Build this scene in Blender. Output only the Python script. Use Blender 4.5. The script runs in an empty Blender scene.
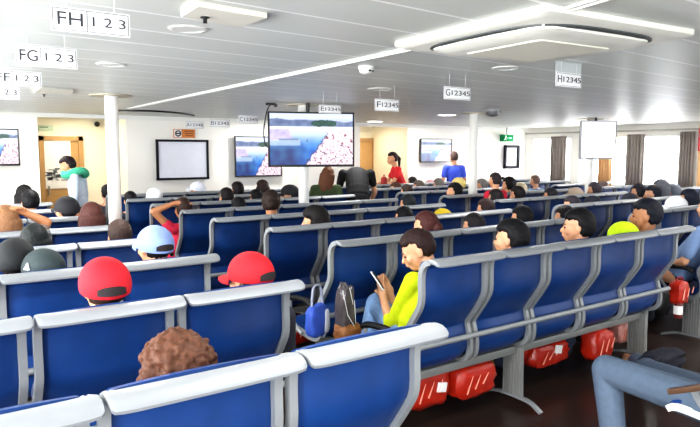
import bpy, bmesh, math, random
from math import sin, cos, pi, radians, sqrt, exp
from mathutils import Vector, Matrix, Euler, noise
random.seed(7)
C = bpy.context.scene.collection
V = Vector

# ---------------------------------------------------------------- camera model
F, YAW, PIT, H = 638.5, .6234, .0975, 1.6594
cy_, sy_, cp_, sp_ = cos(YAW), sin(YAW), cos(PIT), sin(PIT)
CR = V((cy_, -sy_, 0)); CF = V((sy_*cp_, cy_*cp_, -sp_)); CU = V((sy_*sp_, cy_*sp_, cp_)); CO = V((0, 0, H))
def ray(px, py): return CF + CR*((px-350)/F) - CU*((py-213.5)/F)
def onz(px, py, z): r = ray(px, py); return CO + r*((z-H)/r.z)
def ony(px, py, y): r = ray(px, py); return CO + r*(y/r.y)
def onx(px, py, x): r = ray(px, py); return CO + r*(x/r.x)
def depth(p): return (V(p)-CO).dot(CF)

cam_d = bpy.data.cameras.new('camera'); cam = bpy.data.objects.new('camera', cam_d); C.objects.link(cam)
m3 = Matrix((CR, CU, -CF)).transposed()
cam.matrix_world = Matrix.Translation(CO) @ m3.to_4x4()
cam_d.sensor_width = 36; cam_d.lens = 36*F/700; cam_d.clip_start = .02
bpy.context.scene.camera = cam

# ---------------------------------------------------------------- materials
def s2l(c):
    c /= 255
    return c/12.92 if c <= .04045 else ((c+.055)/1.055)**2.4
def rgb(r, g, b): return (s2l(r), s2l(g), s2l(b), 1)
_mats = {}
def mat(name, col, rough=.5, metal=0, var=.12, scale=12, bump=0, emit=0, coat=0, spec=.5, trans=0, alpha=1):
    if name in _mats: return _mats[name]
    m = bpy.data.materials.new(name); m.use_nodes = True
    nt = m.node_tree; b = nt.nodes['Principled BSDF']
    b.inputs['Roughness'].default_value = rough; b.inputs['Metallic'].default_value = metal
    b.inputs['Specular IOR Level'].default_value = spec
    b.inputs['Coat Weight'].default_value = coat
    b.inputs['Transmission Weight'].default_value = trans
    b.inputs['Alpha'].default_value = alpha
    tc = nt.nodes.new('ShaderNodeTexCoord'); nz = nt.nodes.new('ShaderNodeTexNoise')
    nz.inputs['Scale'].default_value = scale; nz.inputs['Detail'].default_value = 3
    nt.links.new(tc.outputs['Object'], nz.inputs['Vector'])
    mx = nt.nodes.new('ShaderNodeMix'); mx.data_type = 'RGBA'
    mx.inputs['A'].default_value = tuple(c*(1-var) for c in col[:3])+(1,)
    mx.inputs['B'].default_value = tuple(min(1, c*(1+var)) for c in col[:3])+(1,)
    nt.links.new(nz.outputs['Fac'], mx.inputs['Factor'])
    nt.links.new(mx.outputs['Result'], b.inputs['Base Color'])
    if bump:
        bp = nt.nodes.new('ShaderNodeBump'); bp.inputs['Strength'].default_value = bump; bp.inputs['Distance'].default_value = .01
        nt.links.new(nz.outputs['Fac'], bp.inputs['Height']); nt.links.new(bp.outputs['Normal'], b.inputs['Normal'])
    if emit:
        b.inputs['Emission Color'].default_value = col; b.inputs['Emission Strength'].default_value = emit
    _mats[name] = m; return m
def math_node(nt, op, a, b=None):
    n = nt.nodes.new('ShaderNodeMath'); n.operation = op
    for i, v in enumerate((a, b)):
        if v is None: continue
        if isinstance(v, (int, float)): n.inputs[i].default_value = v
        else: nt.links.new(v, n.inputs[i])
    return n.outputs[0]
def plank_mat(name, base, line, pitch, width, rough, axis='Y', grain=0, offset=0.0, skew=0.0):
    m = bpy.data.materials.new(name); m.use_nodes = True; nt = m.node_tree; b = nt.nodes['Principled BSDF']
    tc = nt.nodes.new('ShaderNodeTexCoord'); sp = nt.nodes.new('ShaderNodeSeparateXYZ')
    nt.links.new(tc.outputs['Object'], sp.inputs[0])
    co = math_node(nt, 'ADD', sp.outputs[axis], offset)
    if skew: co = math_node(nt, 'ADD', co, math_node(nt, 'MULTIPLY', sp.outputs['X'], skew))
    q = math_node(nt, 'DIVIDE', co, pitch); fr = math_node(nt, 'FRACT', q); fl = math_node(nt, 'FLOOR', q)
    ln = math_node(nt, 'LESS_THAN', fr, width/pitch)
    wn = nt.nodes.new('ShaderNodeTexWhiteNoise'); wn.noise_dimensions = '1D'; nt.links.new(fl, wn.inputs['W'])
    nz = nt.nodes.new('ShaderNodeTexNoise'); nz.inputs['Scale'].default_value = 3 if grain else 1.2
    mp = nt.nodes.new('ShaderNodeMapping'); mp.inputs['Scale'].default_value = (1, 14, 1) if grain else (1, 1, 1)
    nt.links.new(tc.outputs['Object'], mp.inputs[0]); nt.links.new(mp.outputs[0], nz.inputs['Vector'])
    fac = math_node(nt, 'ADD', math_node(nt, 'MULTIPLY', nz.outputs['Fac'], .7 if grain else .3), math_node(nt, 'MULTIPLY', wn.outputs['Value'], .3))
    g = grain or .06
    m1 = nt.nodes.new('ShaderNodeMix'); m1.data_type = 'RGBA'
    m1.inputs['A'].default_value = tuple(c*(1-g) for c in base[:3])+(1,); m1.inputs['B'].default_value = tuple(min(1, c*(1+g)) for c in base[:3])+(1,)
    nt.links.new(fac, m1.inputs['Factor'])
    m2 = nt.nodes.new('ShaderNodeMix'); m2.data_type = 'RGBA'; m2.inputs['B'].default_value = line
    nt.links.new(ln, m2.inputs['Factor']); nt.links.new(m1.outputs['Result'], m2.inputs['A'])
    nt.links.new(m2.outputs['Result'], b.inputs['Base Color']); b.inputs['Roughness'].default_value = rough
    bp = nt.nodes.new('ShaderNodeBump'); bp.inputs['Strength'].default_value = .3; bp.inputs['Distance'].default_value = .004
    nt.links.new(ln, bp.inputs['Height']); nt.links.new(bp.outputs['Normal'], b.inputs['Normal'])
    return m
def color_attr_mat(name, emit):
    m = bpy.data.materials.new(name); m.use_nodes = True; nt = m.node_tree; b = nt.nodes['Principled BSDF']
    a = nt.nodes.new('ShaderNodeAttribute'); a.attribute_name = 'Col'
    b.inputs['Base Color'].default_value = (.02, .02, .02, 1); nt.links.new(a.outputs['Color'], b.inputs['Emission Color'])
    b.inputs['Emission Strength'].default_value = emit; b.inputs['Roughness'].default_value = .25
    return m

BLUE = mat('blue_vinyl', rgb(20, 60, 120), .38, var=.3, scale=7, bump=.1, spec=.4)
FRAME = mat('grey_frame_metal', rgb(148, 152, 154), .42, .2, var=.06)
RAIL = mat('pale_head_rail', rgb(142, 146, 150), .45, .15, var=.05)
STEEL = mat('steel_beam', rgb(138, 140, 138), .45, .3, var=.1)
BLACK = mat('black_plastic', rgb(18, 18, 20), .4)
WHITE = mat('white_paint', rgb(238, 238, 232), .4, var=.03)
CREAM = mat('cream_wall', rgb(244, 242, 234), .7, spec=.2, var=.03, scale=2)
WARM = mat('warm_wall', rgb(244, 236, 214), .55, var=.04, scale=2)
WOOD = mat('door_wood', rgb(186, 146, 96), .45, var=.2, scale=5)
PAPER = mat('white_paper', rgb(240, 240, 240), .6, var=.02)
INK = mat('dark_ink', rgb(55, 55, 62), .6)
SKIN = mat('skin', rgb(214, 160, 124), .5, var=.08, scale=20)
SKIN2 = mat('skin_tan', rgb(178, 122, 84), .5, var=.08, scale=20)
def cloth(r, g, b): return mat('cloth_%d_%d_%d' % (r, g, b), rgb(r, g, b), .8, var=.16, scale=25, bump=.25)
def hairm(r, g, b): return mat('hair_%d_%d_%d' % (r, g, b), rgb(r, g, b), .62, var=.45, scale=60, bump=.5, spec=.25)

# ---------------------------------------------------------------- mesh builder
class MB:
    def __init__(s): s.v = []; s.f = []
    def add(s, vs, fs):
        o = len(s.v); s.v += [V(a) for a in vs]; s.f += [[o+i for i in f] for f in fs]; return s
    def box(s, c, d, rot=None, bev=0):
        c = V(c); hx, hy, hz = d[0]/2, d[1]/2, d[2]/2
        if bev:
            bm = bmesh.new(); bmesh.ops.create_cube(bm, size=1)
            for v in bm.verts: v.co = V((v.co.x*d[0], v.co.y*d[1], v.co.z*d[2]))
            bmesh.ops.bevel(bm, geom=bm.edges[:], offset=bev, segments=2, affect='EDGES', profile=.5)
            bm.verts.index_update()
            vs = [v.co.copy() for v in bm.verts]; fs = [[v.index for v in f.verts] for f in bm.faces]; bm.free()
        else:
            vs = [V((x, y, z)) for x in (-hx, hx) for y in (-hy, hy) for z in (-hz, hz)]
            fs = [(0, 1, 3, 2), (4, 6, 7, 5), (0, 4, 5, 1), (2, 3, 7, 6), (0, 2, 6, 4), (1, 5, 7, 3)]
        if rot: vs = [rot @ v for v in vs]
        return s.add([c+v for v in vs], fs)
    def sweep(s, path, sec, side=None, scales=None, cap=True):
        path = [V(p) for p in path]; n = len(path); k = len(sec); vs = []
        prev = None
        for i, p in enumerate(path):
            t = (path[min(i+1, n-1)]-path[max(i-1, 0)]).normalized()
            if side is not None: a = V(side)
            else:
                if prev is None:
                    a = t.orthogonal().normalized()
                else:
                    a = (prev - t*prev.dot(t)).normalized()
                prev = a
            b = t.cross(a).normalized()
            sc = scales[i] if scales else 1
            vs += [p + a*(u*sc) + b*(w*sc) for u, w in sec]
        fs = [[i*k+j, i*k+(j+1) % k, (i+1)*k+(j+1) % k, (i+1)*k+j] for i in range(n-1) for j in range(k)]
        if cap: fs += [list(range(k))[::-1], [(n-1)*k+j for j in range(k)]]
        return s.add(vs, fs)
    def tube(s, path, r, k=8, scales=None):
        return s.sweep(path, [(r*cos(2*pi*j/k), r*sin(2*pi*j/k)) for j in range(k)], scales=scales)
    def lathe(s, prof, c=(0, 0, 0), k=20):
        c = V(c); n = len(prof)
        vs = [c+V((r*cos(2*pi*j/k), r*sin(2*pi*j/k), z)) for r, z in prof for j in range(k)]
        fs = [[i*k+j, i*k+(j+1) % k, (i+1)*k+(j+1) % k, (i+1)*k+j] for i in range(n-1) for j in range(k)]
        fs += [list(range(k))[::-1], [(n-1)*k+j for j in range(k)]]
        return s.add(vs, fs)
    def ell(s, c, r, rot=None, nu=16, nv=10):
        c = V(c); vs = [V((0, 0, -r[2]))]
        for i in range(1, nv):
            th = -pi/2+pi*i/nv
            for j in range(nu):
                ph = 2*pi*j/nu; vs.append(V((r[0]*cos(th)*cos(ph), r[1]*cos(th)*sin(ph), r[2]*sin(th))))
        vs.append(V((0, 0, r[2])))
        fs = [[0, 1+(j+1) % nu, 1+j] for j in range(nu)]
        for i in range(nv-2):
            for j in range(nu): fs.append([1+i*nu+j, 1+i*nu+(j+1) % nu, 1+(i+1)*nu+(j+1) % nu, 1+(i+1)*nu+j])
        L = len(vs)-1; o = 1+(nv-2)*nu
        fs += [[o+j, o+(j+1) % nu, L] for j in range(nu)]
        if rot: vs = [rot @ v for v in vs]
        return s.add([c+v for v in vs], fs)
    def caps(s, a, b, ra, rb, k=12):
        a, b = V(a), V(b); d = b-a; L = d.length
        if L < 1e-5: return s.ell(a, (ra, ra, ra))
        t = d/L; path = []; sc = []
        for i in range(4):
            q = pi/2*(i+.25)/4; path.append(a - t*ra*cos(q)); sc.append(ra*sin(q))
        path.append(a); sc.append(ra); path.append(b); sc.append(rb)
        for i in range(4):
            q = pi/2*(3-i+.25)/4; path.append(b + t*rb*cos(q)); sc.append(rb*sin(q))
        return s.sweep(path, [(cos(2*pi*j/k), sin(2*pi*j/k)) for j in range(k)], scales=sc)
    def mesh(s, name, smooth=True):
        me = bpy.data.meshes.new(name); me.from_pydata([tuple(v) for v in s.v], [], s.f)
        bm = bmesh.new(); bm.from_mesh(me); bmesh.ops.recalc_face_normals(bm, faces=bm.faces); bm.to_mesh(me); bm.free()
        if smooth: shade(me)
        return me
    def obj(s, name, m, parent=None, smooth=True, loc=None):
        return link(name, s.mesh(name, smooth), m, parent, loc)
def shade(me, ang=40):
    me.polygons.foreach_set('use_smooth', [True]*len(me.polygons))
    try: me.set_sharp_from_angle(angle=radians(ang))
    except Exception: pass
def link(name, me, m=None, parent=None, loc=None):
    o = bpy.data.objects.new(name, me); C.objects.link(o)
    if m is not None:
        if not me.materials: me.materials.append(m)
        elif me.materials[0] != m:
            o.material_slots[0].link = 'OBJECT'; o.material_slots[0].material = m
    if parent: o.parent = parent
    if loc is not None: o.location = loc
    return o
def tag(o, label=None, cat=None, group=None, kind=None):
    if label: o['label'] = label
    if cat: o['category'] = cat
    if group: o['group'] = group
    if kind: o['kind'] = kind
    return o
def thing(name, label, cat, loc=(0, 0, 0), rz=0, group=None):
    o = bpy.data.objects.new(name, None); C.objects.link(o); o.location = loc; o.rotation_euler = (0, 0, rz)
    o.empty_display_size = .1
    return tag(o, label, cat, group)
def struct(name, mb, m, smooth=False):
    o = mb.obj(name, m, smooth=smooth); o['kind'] = 'structure'; return o
def copy_tree(o, parent=None):
    c = o.copy(); C.objects.link(c); c.parent = parent
    for ch in o.children: copy_tree(ch, c)
    return c
def spline(pts, n=4):
    P = [V(p) for p in pts]; out = []
    for i in range(len(P)-1):
        p0, p1, p2, p3 = P[max(i-1, 0)], P[i], P[i+1], P[min(i+2, len(P)-1)]
        for k in range(n):
            t = k/n
            out.append(.5*((2*p1)+(p2-p0)*t+(2*p0-5*p1+4*p2-p3)*t*t+(3*p1-p0-3*p2+p3)*t**3))
    out.append(P[-1]); return out
def remesh(mb, voxel, smooth=4, name='body'):
    me = mb.mesh(name); o = bpy.data.objects.new('tmp', me); C.objects.link(o)
    r = o.modifiers.new('r', 'REMESH'); r.mode = 'VOXEL'; r.voxel_size = voxel; r.use_smooth_shade = True
    if smooth:
        q = o.modifiers.new('s', 'SMOOTH'); q.iterations = smooth; q.factor = .5
    dg = bpy.context.evaluated_depsgraph_get(); ev = o.evaluated_get(dg)
    out = bpy.data.meshes.new_from_object(ev, depsgraph=dg); out.name = name
    out.materials.clear()
    out.polygons.foreach_set('use_smooth', [True]*len(out.polygons))
    bpy.data.objects.remove(o); bpy.data.meshes.remove(me); return out
_txt = {}
def text_mesh(s, size, align='CENTER'):
    key = (s, size, align)
    if key in _txt: return _txt[key]
    cu = bpy.data.curves.new('t', 'FONT'); cu.body = s; cu.size = size; cu.align_x = align; cu.align_y = 'CENTER'; cu.extrude = .0008
    o = bpy.data.objects.new('t', cu); C.objects.link(o)
    dg = bpy.context.evaluated_depsgraph_get()
    me = bpy.data.meshes.new_from_object(o.evaluated_get(dg), depsgraph=dg); me.name = 'lettering'; me.materials.clear()
    bpy.data.objects.remove(o); _txt[key] = me; return me

# ---------------------------------------------------------------- the room
CEIL, FWY, RWX, LWX = 2.2, 10.0, 12.4, -1.8
HCEIL = 2.16
floor_m = plank_mat('dark_plank_floor', rgb(54, 41, 35), rgb(26, 20, 17), .14, .004, .3, grain=.35)
ceil_m = plank_mat('ceiling_planks', rgb(216, 220, 214), rgb(252, 253, 252), .366, .02, .42, offset=-2.62+.14, skew=-.075)
struct('floor', MB().box((5.3, 3.6, -.05), (14.8, 15.6, .1)), floor_m)
struct('ceiling', MB().box((5.3, 3.6, CEIL+.05), (14.8, 15.6, .1)), ceil_m)
RB = 11.2
def wallbox(name, x0, x1, y0, y1, z0=0, z1=CEIL, m=CREAM): return struct(name, MB().box(((x0+x1)/2, (y0+y1)/2, (z0+z1)/2), (x1-x0, y1-y0, z1-z0)), m)
wallbox('wall_front_left', -1.9, 1.73, FWY, RB+.1)
mid = MB()
mid.box(((2.97+7.43)/2, (FWY+RB+.1)/2, CEIL/2), (7.43-2.97, RB+.1-FWY, CEIL))
struct('wall_front_middle', mid, CREAM)
wallbox('wall_front_right', 8.66, 11.42, FWY, RB+.1)
wallbox('wall_front_corner', 11.42, RWX+.1, FWY+.02, RB+.1)
wallbox('wall_recess_left', 1.73, 2.97, RB, RB+.1, m=WARM)
wallbox('wall_recess_right', 7.43, 8.66, RB, RB+.1, m=WARM)
# warm lining on the recess sides and the lintels above the recesses
struct('wall_recess_side', MB().box((2.966, FWY+.62, CEIL/2), (.012, 1.2, CEIL)).box((8.654, FWY+.62, CEIL/2), (.012, 1.2, CEIL)), WARM)
struct('trim_1', MB().box((5.3, FWY+.0, CEIL-.03), (14.2, .05, .06)), WHITE)
# right wall with window openings
wins = [(9.0, 9.02)]
WZ0, WZ1 = .93, 1.98
openings = [(3.3, 4.7), (4.95, 6.0), (6.32, 7.35), (7.42, 8.6), (8.75, 9.85)]
rw = MB()
rw.box((RWX+.05, 3.5, WZ0/2), (.1, 15, WZ0)).box((RWX+.05, 3.5, (WZ1+CEIL)/2), (.1, 15, CEIL-WZ1))
ys = [-4] + [v for o in openings for v in o] + [11]
for a, b in zip(ys[0::2], ys[1::2]):
    rw.box((RWX+.05, (a+b)/2, (WZ0+WZ1)/2), (.1, b-a, WZ1-WZ0))
struct('wall_right', rw, CREAM)
GLASS = mat('window_glass', (1, 1, 1, 1), .02, trans=1, var=0)
WINGLOW = None
for i, (a, b) in enumerate(openings):
    fr = MB()
    for (y, z, dy, dz) in (((a+b)/2, WZ0+.02, b-a, .04), ((a+b)/2, WZ1-.02, b-a, .04), (a+.02, (WZ0+WZ1)/2, .04, WZ1-WZ0), (b-.02, (WZ0+WZ1)/2, .04, WZ1-WZ0)):
        fr.box((RWX+.03, y, z), (.06, dy, dz))
    w = struct('window_%d' % (i+1), fr, WHITE)
    g = MB().box((RWX+.05, (a+b)/2, (WZ0+WZ1)/2), (.006, b-a, WZ1-WZ0)).obj('pane', GLASS, w, smooth=False)
lw = MB()
lw.box((LWX-.05, 3.5, WZ0/2), (.1, 15, WZ0)).box((LWX-.05, 3.5, (WZ1+CEIL)/2), (.1, 15, CEIL-WZ1))
lopen = [(-3.5, -1.5), (-1.2, .8), (1.1, 3.1), (3.4, 5.4), (5.7, 7.7)]  # out-of-view openings, added to let the left fill light in
ys = [-4] + [v for o in lopen for v in o] + [11]
for a, b in zip(ys[0::2], ys[1::2]): lw.box((LWX-.05, (a+b)/2, (WZ0+WZ1)/2), (.1, b-a, WZ1-WZ0))
struct('wall_left', lw, CREAM)
struct('trim_2', MB().box((RWX-.03, 6.6, 2.07), (.06, 7.5, .035)), mat('trim_grey', rgb(176, 172, 164), .5))
# curtains on the right wall
CURT = mat('taupe_curtain', rgb(150, 140, 134), .85, var=.2, scale=6)
ORANGE = mat('orange_panel', rgb(232, 186, 136), .7, var=.08)
def curtain(y0, y1, z0, z1, m, label, name='curtain'):
    mb = MB(); n = 40; vs = []
    for j, z in enumerate((z0, (z0+z1)/2, z1)):
        for i in range(n+1):
            t = i/n; y = y0+(y1-y0)*t
            vs.append((RWX-.07+.028*sin(t*2*pi*5)+.006*sin(t*37), y, z))
    fs = [[j*(n+1)+i, j*(n+1)+i+1, (j+1)*(n+1)+i+1, (j+1)*(n+1)+i] for j in range(2) for i in range(n)]
    mb.add(vs, fs); o = mb.obj(name, m); md = o.modifiers.new('t', 'SOLIDIFY'); md.thickness = .008
    return tag(o, label, 'curtain', 'curtains on the window side')
curtain(8.86, 9.26, .86, 1.99, CURT, 'taupe gathered curtain nearest the exit-sign corner of the room')
curtain(7.02, 7.38, .86, 2.0, CURT, 'taupe gathered curtain just right of the washed-out white screen')
curtain(6.03, 6.30, .86, 2.03, CURT, 'taupe gathered curtain furthest right, next to the orange panel')
curtain(7.72, 8.02, .86, 2.0, ORANGE, 'pale orange curtain below the washed-out white screen')
pb = MB().box((RWX-.03, 5.72, 1.1), (.05, .5, 2.1), bev=.008).obj('wall_panel', ORANGE)
tag(pb, 'pale orange wood panel on the window side at the right edge', 'panel')
rp = thing('safety_poster', 'red safety poster with white shapes on the orange panel', 'poster', (RWX-.065, 5.86, 1.87))
MB().box((0, 0, 0), (.012, .22, .42), bev=.003).obj('board', mat('red_poster', rgb(214, 60, 74), .5), rp)
MB().box((-.009, .02, .08), (.004, .12, .07)).box((-.009, .0, -.05), (.004, .14, .06)).box((-.009, .02, -.15), (.004, .1, .05)).obj('white_shapes', PAPER, rp)

# doors in the recesses
def door(name, px0, px1, ytop, label_m, y=RB):
    a = ony(px0, ytop, y); b = ony(px1, ytop, y); x0, x1, z1 = a.x, b.x, a.z
    d = MB(); t = .07
    d.box((x0+t/2, y-.03, z1/2), (t, .06, z1)).box((x1-t/2, y-.03, z1/2), (t, .06, z1)).box(((x0+x1)/2, y-.03, z1-t/2), (x1-x0, .06, t))
    o = struct(name, d, WOOD)
    MB().box(((x0+x1)/2, y-.012, (z1-t)/2), (x1-x0-2*t, .024, z1-t)).obj('door_leaf', mat('door_leaf', rgb(196, 156, 102), .4, var=.12), o, smooth=False)
    return o, x0, x1, z1
d1, dx0, dx1, dz = door('door_1', 38, 82, 136, WOOD)
MB().tube([(dx0+.12, RB-.05, .95), (dx0+.12, RB-.05, 1.1)], .012).obj('door_handle', STEEL, d1)
pa, pbt = ony(41, 140, RB-.03), ony(72, 188, RB-.03)
ps = thing('door_poster', 'large white poster with a grey sketch on the wooden door', 'poster', ((pa.x+pbt.x)/2, RB-.036, (pa.z+pbt.z)/2))
pw, ph = pbt.x-pa.x, pa.z-pbt.z
MB().box((0, 0, 0), (pw, .012, ph)).obj('sheet', PAPER, ps, smooth=False)
sk = MB()
for i in range(26):
    x = random.uniform(-.35, .3)*pw; z = random.uniform(-.34, -.08)*ph
    sk.box((x, -.008, z), (random.uniform(.04, .16), .003, random.uniform(.01, .03)))
sk.obj('sketch', mat('sketch_grey', rgb(120, 125, 135), .6), ps, smooth=False)
d2, ex0, ex1, ez = door('door_2', 352, 374, 138, WOOD)

# pillars along the cabin
for i, px in enumerate((113, 303.5, 473.5, 590)):
    r = ray(px, 150); Y = 6.45; x = r.x/r.y*Y
    p = thing('pillar', ['white round pillar nearest the camera, left of the whiteboard', 'white round pillar that carries the large screen in the centre', 'white round pillar beside the person in the blue shirt', 'white round pillar under the washed-out screen near the windows'][i], 'pillar', (x, Y, 0), group='white pillars across the cabin')
    MB().lathe([(.062, 0), (.062, CEIL)], k=24).obj('shaft', WHITE, p)
    MB().lathe([(.2, CEIL-.012), (.2, CEIL-.001)], k=32).obj('ceiling_flange', mat('flange_tan', rgb(186, 178, 158), .5), p)
    MB().lathe([(.1, 0), (.1, .02), (.064, .03)], k=24).obj('base_ring', STEEL, p)
PIL = {}
# ---------------------------------------------------------------- benches
SW = .53
prof = [(-.075, 1.085), (-.035, 1.07), (-.006, 1.03), (0, .97), (0, .86), (.035, .79), (.105, .69), (.128, .655), (.124, .62), (.105, .56), (.1, .5), (.115, .445), (.17, .41), (.26, .405), (.45, .43), (.56, .435), (.6, .415)]
fpath = spline([(0, a, b) for a, b in prof], 3)
w, d = .0135, .015
fsec = [(-w, -d), (-w*.45, -d*1.12), (-w*.2, -d*.8), (w*.2, -d*.8), (w*.45, -d*1.12), (w, -d), (w, d), (-w, d)]
shprof = [(-.05, 1.080), (-.012, 1.070), (.018, 1.05), (.024, .97), (.024, .86), (.06, .79), (.13, .69), (.148, .655), (.144, .62), (.128, .56), (.126, .51), (.15, .47), (.2, .44), (.28, .435), (.45, .455), (.56, .455), (.59, .43)]
spath = spline([(0, a, b) for a, b in shprof], 3)
def shell_sec():
    hw, t = .226, .014; pts = []
    for i in range(9):
        u = -1+2*i/8; pts.append((u*hw, -t - .006*(1-u*u)))
    for i in range(9):
        u = 1-2*i/8; pts.append((u*hw, t + .022*(1-u**4)))
    return pts
seat_me = MB().sweep(spath, shell_sec(), side=(1, 0, 0)).mesh('seat')
sf_me = {}
for sgn in (-1, 1): sf_me[sgn] = MB().sweep([p+V((sgn*.240, 0, 0)) for p in fpath], fsec, side=(1, 0, 0)).mesh('side_frame')
csec = [(-.048, 1.092), (-.08, 1.103), (-.115, 1.101), (-.14, 1.09), (-.152, 1.076), (-.15, 1.068), (-.14, 1.064), (-.118, 1.071), (-.08, 1.075), (-.055, 1.076)]
cc = V((0, sum(a for a, b in csec)/len(csec), sum(b for a, b in csec)/len(csec)))
def cap_mesh():
    mb = MB(); xs = [(-.260, .5, .014), (-.258, .78, .008), (-.25, .96, .003), (-.23, 1, 0), (-.2, 1, -.002), (0, 1, -.003), (.2, 1, -.002), (.23, 1, 0), (.25, .96, .003), (.258, .78, .008), (.260, .5, .014)]
    vs = []; k = len(csec)
    for x, s, dz in xs:
        for a, b in csec: vs.append((x, cc.y+(a-cc.y)*s, cc.z+(b-cc.z)*s+dz*.6))
    n = len(xs)
    fs = [[i*k+j, i*k+(j+1) % k, (i+1)*k+(j+1) % k, (i+1)*k+j] for i in range(n-1) for j in range(k)]
    fs += [list(range(k))[::-1], [(n-1)*k+j for j in range(k)]]
    return mb.add(vs, fs).mesh('top_rail')
cap_me = cap_mesh()
def leg_parts(x, parent):
    mb = MB()
    y0, y1 = .12, .275
    mb.add([(x-.012, y0+.01, .40), (x+.012, y0+.01, .40), (x+.012, y1-.02, .40), (x-.012, y1-.02, .40), (x-.012, y0, .07), (x+.012, y0, .07), (x+.012, y1, .07), (x-.012, y1, .07)],
           [(0, 1, 2, 3), (4, 7, 6, 5), (0, 4, 5, 1), (2, 6, 7, 3), (0, 3, 7, 4), (1, 5, 6, 2)])
    for i in range(7):
        y = y0+.012+i*(y1-y0-.02)/6
        for s in (-1, 1): mb.tube([(x+s*.013, y, .075), (x+s*.013, y, .395)], .006, 6)
    l = mb.obj('leg', STEEL, parent)
    f = MB(); f.sweep(spline([(x, -.03, .012), (x, .0, .03), (x, .08, .06), (x, .3, .06), (x, .42, .03), (x, .46, .012)], 3), [(-.014, -.009), (.014, -.009), (.014, .009), (-.014, .009)], side=(1, 0, 0))
    f.obj('foot_bar', RAIL, l)
def bench(n, name='ferry_bench', legs=None):
    t = thing(name, '', 'bench')
    W = n*SW
    for k in range(n):
        s = link('seat', seat_me, BLUE, t, (SW*(k+.5), 0, 0))
        for sg in (-1, 1): link('side_frame', sf_me[sg], FRAME, s)
        link('top_rail', cap_me, RAIL, s)
    MB().box((W/2, .2, .375), (W-.1, .06, .05), bev=.006).obj('beam', STEEL, t)
    MB().tube([(-.03, .066, .585), (W+.04, .066, .585)], .017, 10).obj('rear_rail', FRAME, t)
    for x in (legs or (.35, W-.3)): leg_parts(x, t)
    for sg, x in ((-1, -.012), (1, W+.012)):
        a = MB().tube(spline([(x, .16, .64), (x, .24, .665), (x, .4, .655), (x, .47, .63)], 4), .02, 8, ).obj('armrest', BLACK, t)
        MB().tube(spline([(x, .44, .64), (x, .44, .55), (x, .38, .46), (x, .3, .42)], 4), .012, 8).obj('arm_support', FRAME, a)
    return t
XC, XL, XB, XD = 2.225, -.165, 5.65, 9.05
def crow(i): return 2.48+.862*i
def lrow(i): return 1.575+.868*i
BL = {
 ('L', 0): 'nearest blue three-seat bench at the bottom, pale head rails in the foreground',
 ('L', 1): 'blue three-seat bench carrying both passengers in red caps',
 ('L', 2): 'blue three-seat bench with the pale blue cap and the dark logo cap passengers',
 ('L', 3): 'blue three-seat bench, left aisle side, directly ahead of the pale blue cap passenger',
 ('L', 4): 'blue three-seat bench with the reddish-haired passenger, left block',
 ('L', 5): 'blue three-seat bench with the passenger in a black cap and bare neck',
 ('L', 6): 'blue three-seat bench second from the front wall, left block',
 ('L', 7): 'blue three-seat bench closest to the wooden door, left block',
 ('C', 0): 'blue five-seat bench holding the girl in yellow, whole S-shaped backs in view',
 ('C', 1): 'blue five-seat bench of the middle block straight ahead of the girl in yellow',
 ('C', 2): 'third blue five-seat bench from the camera in the middle block',
 ('C', 3): 'fourth blue five-seat bench from the camera in the middle block',
 ('C', 4): 'blue five-seat bench behind the near white pillar with the raised-arm passenger',
 ('C', 5): 'sixth blue five-seat bench from the camera, middle block, below the big screen',
 ('C', 6): 'blue five-seat bench second from the front wall, middle block',
 ('C', 7): 'blue five-seat bench at the very front of the middle block, under the whiteboard',
 ('B', 1): 'blue five-seat bench in the right block with the white-capped passenger',
 ('B', 0): 'blue bench cut by the right edge, mostly its ribbed leg showing',
 ('B', 2): 'blue five-seat bench in the right block, second visible row from the right edge',
 ('B', 3): 'blue five-seat bench in the right block, third visible row from the right edge',
 ('B', 4): 'blue five-seat bench in the right block crossing behind the third white pillar',
 ('B', 5): 'blue five-seat bench in the right block, third from the front wall',
 ('B', 6): 'blue five-seat bench in the right block, second from the front wall',
 ('B', 7): 'blue five-seat bench in the right block, foremost row below the small screen',
 ('D', 3): 'blue three-seat bench by the windows, nearest visible of the window-side block',
 ('D', 4): 'blue three-seat bench by the windows, second visible row from the right',
 ('D', 5): 'blue three-seat bench by the windows, third visible row from the right',
 ('D', 6): 'blue three-seat bench by the windows, fourth visible row from the right',
 ('D', 7): 'blue three-seat bench by the windows, foremost row near the exit sign',
}
protos = {}
for (blk, i), lab in BL.items():
    n = 5 if blk in 'CB' else 3
    kk = 'B' if blk == 'B' else n
    if kk not in protos: o = protos[kk] = bench(n, legs={'B': (.09, 1.63), 5: (1.02, 2.5)}.get(kk))
    else: o = copy_tree(protos[kk])
    x = {'L': XL, 'C': XC, 'B': XB, 'D': XD}[blk]; y = lrow(i) if blk == 'L' else crow(i)
    if (blk, i) == ('C', 3): x -= .06
    if (blk, i) == ('B', 0): x = 5.50
    o.location = (x, y, 0)
    tag(o, lab, 'bench', {'L': 'three-seat benches of the left block', 'C': 'five-seat benches of the middle block', 'B': 'five-seat benches of the right block', 'D': 'three-seat benches by the windows'}[blk])

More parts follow.
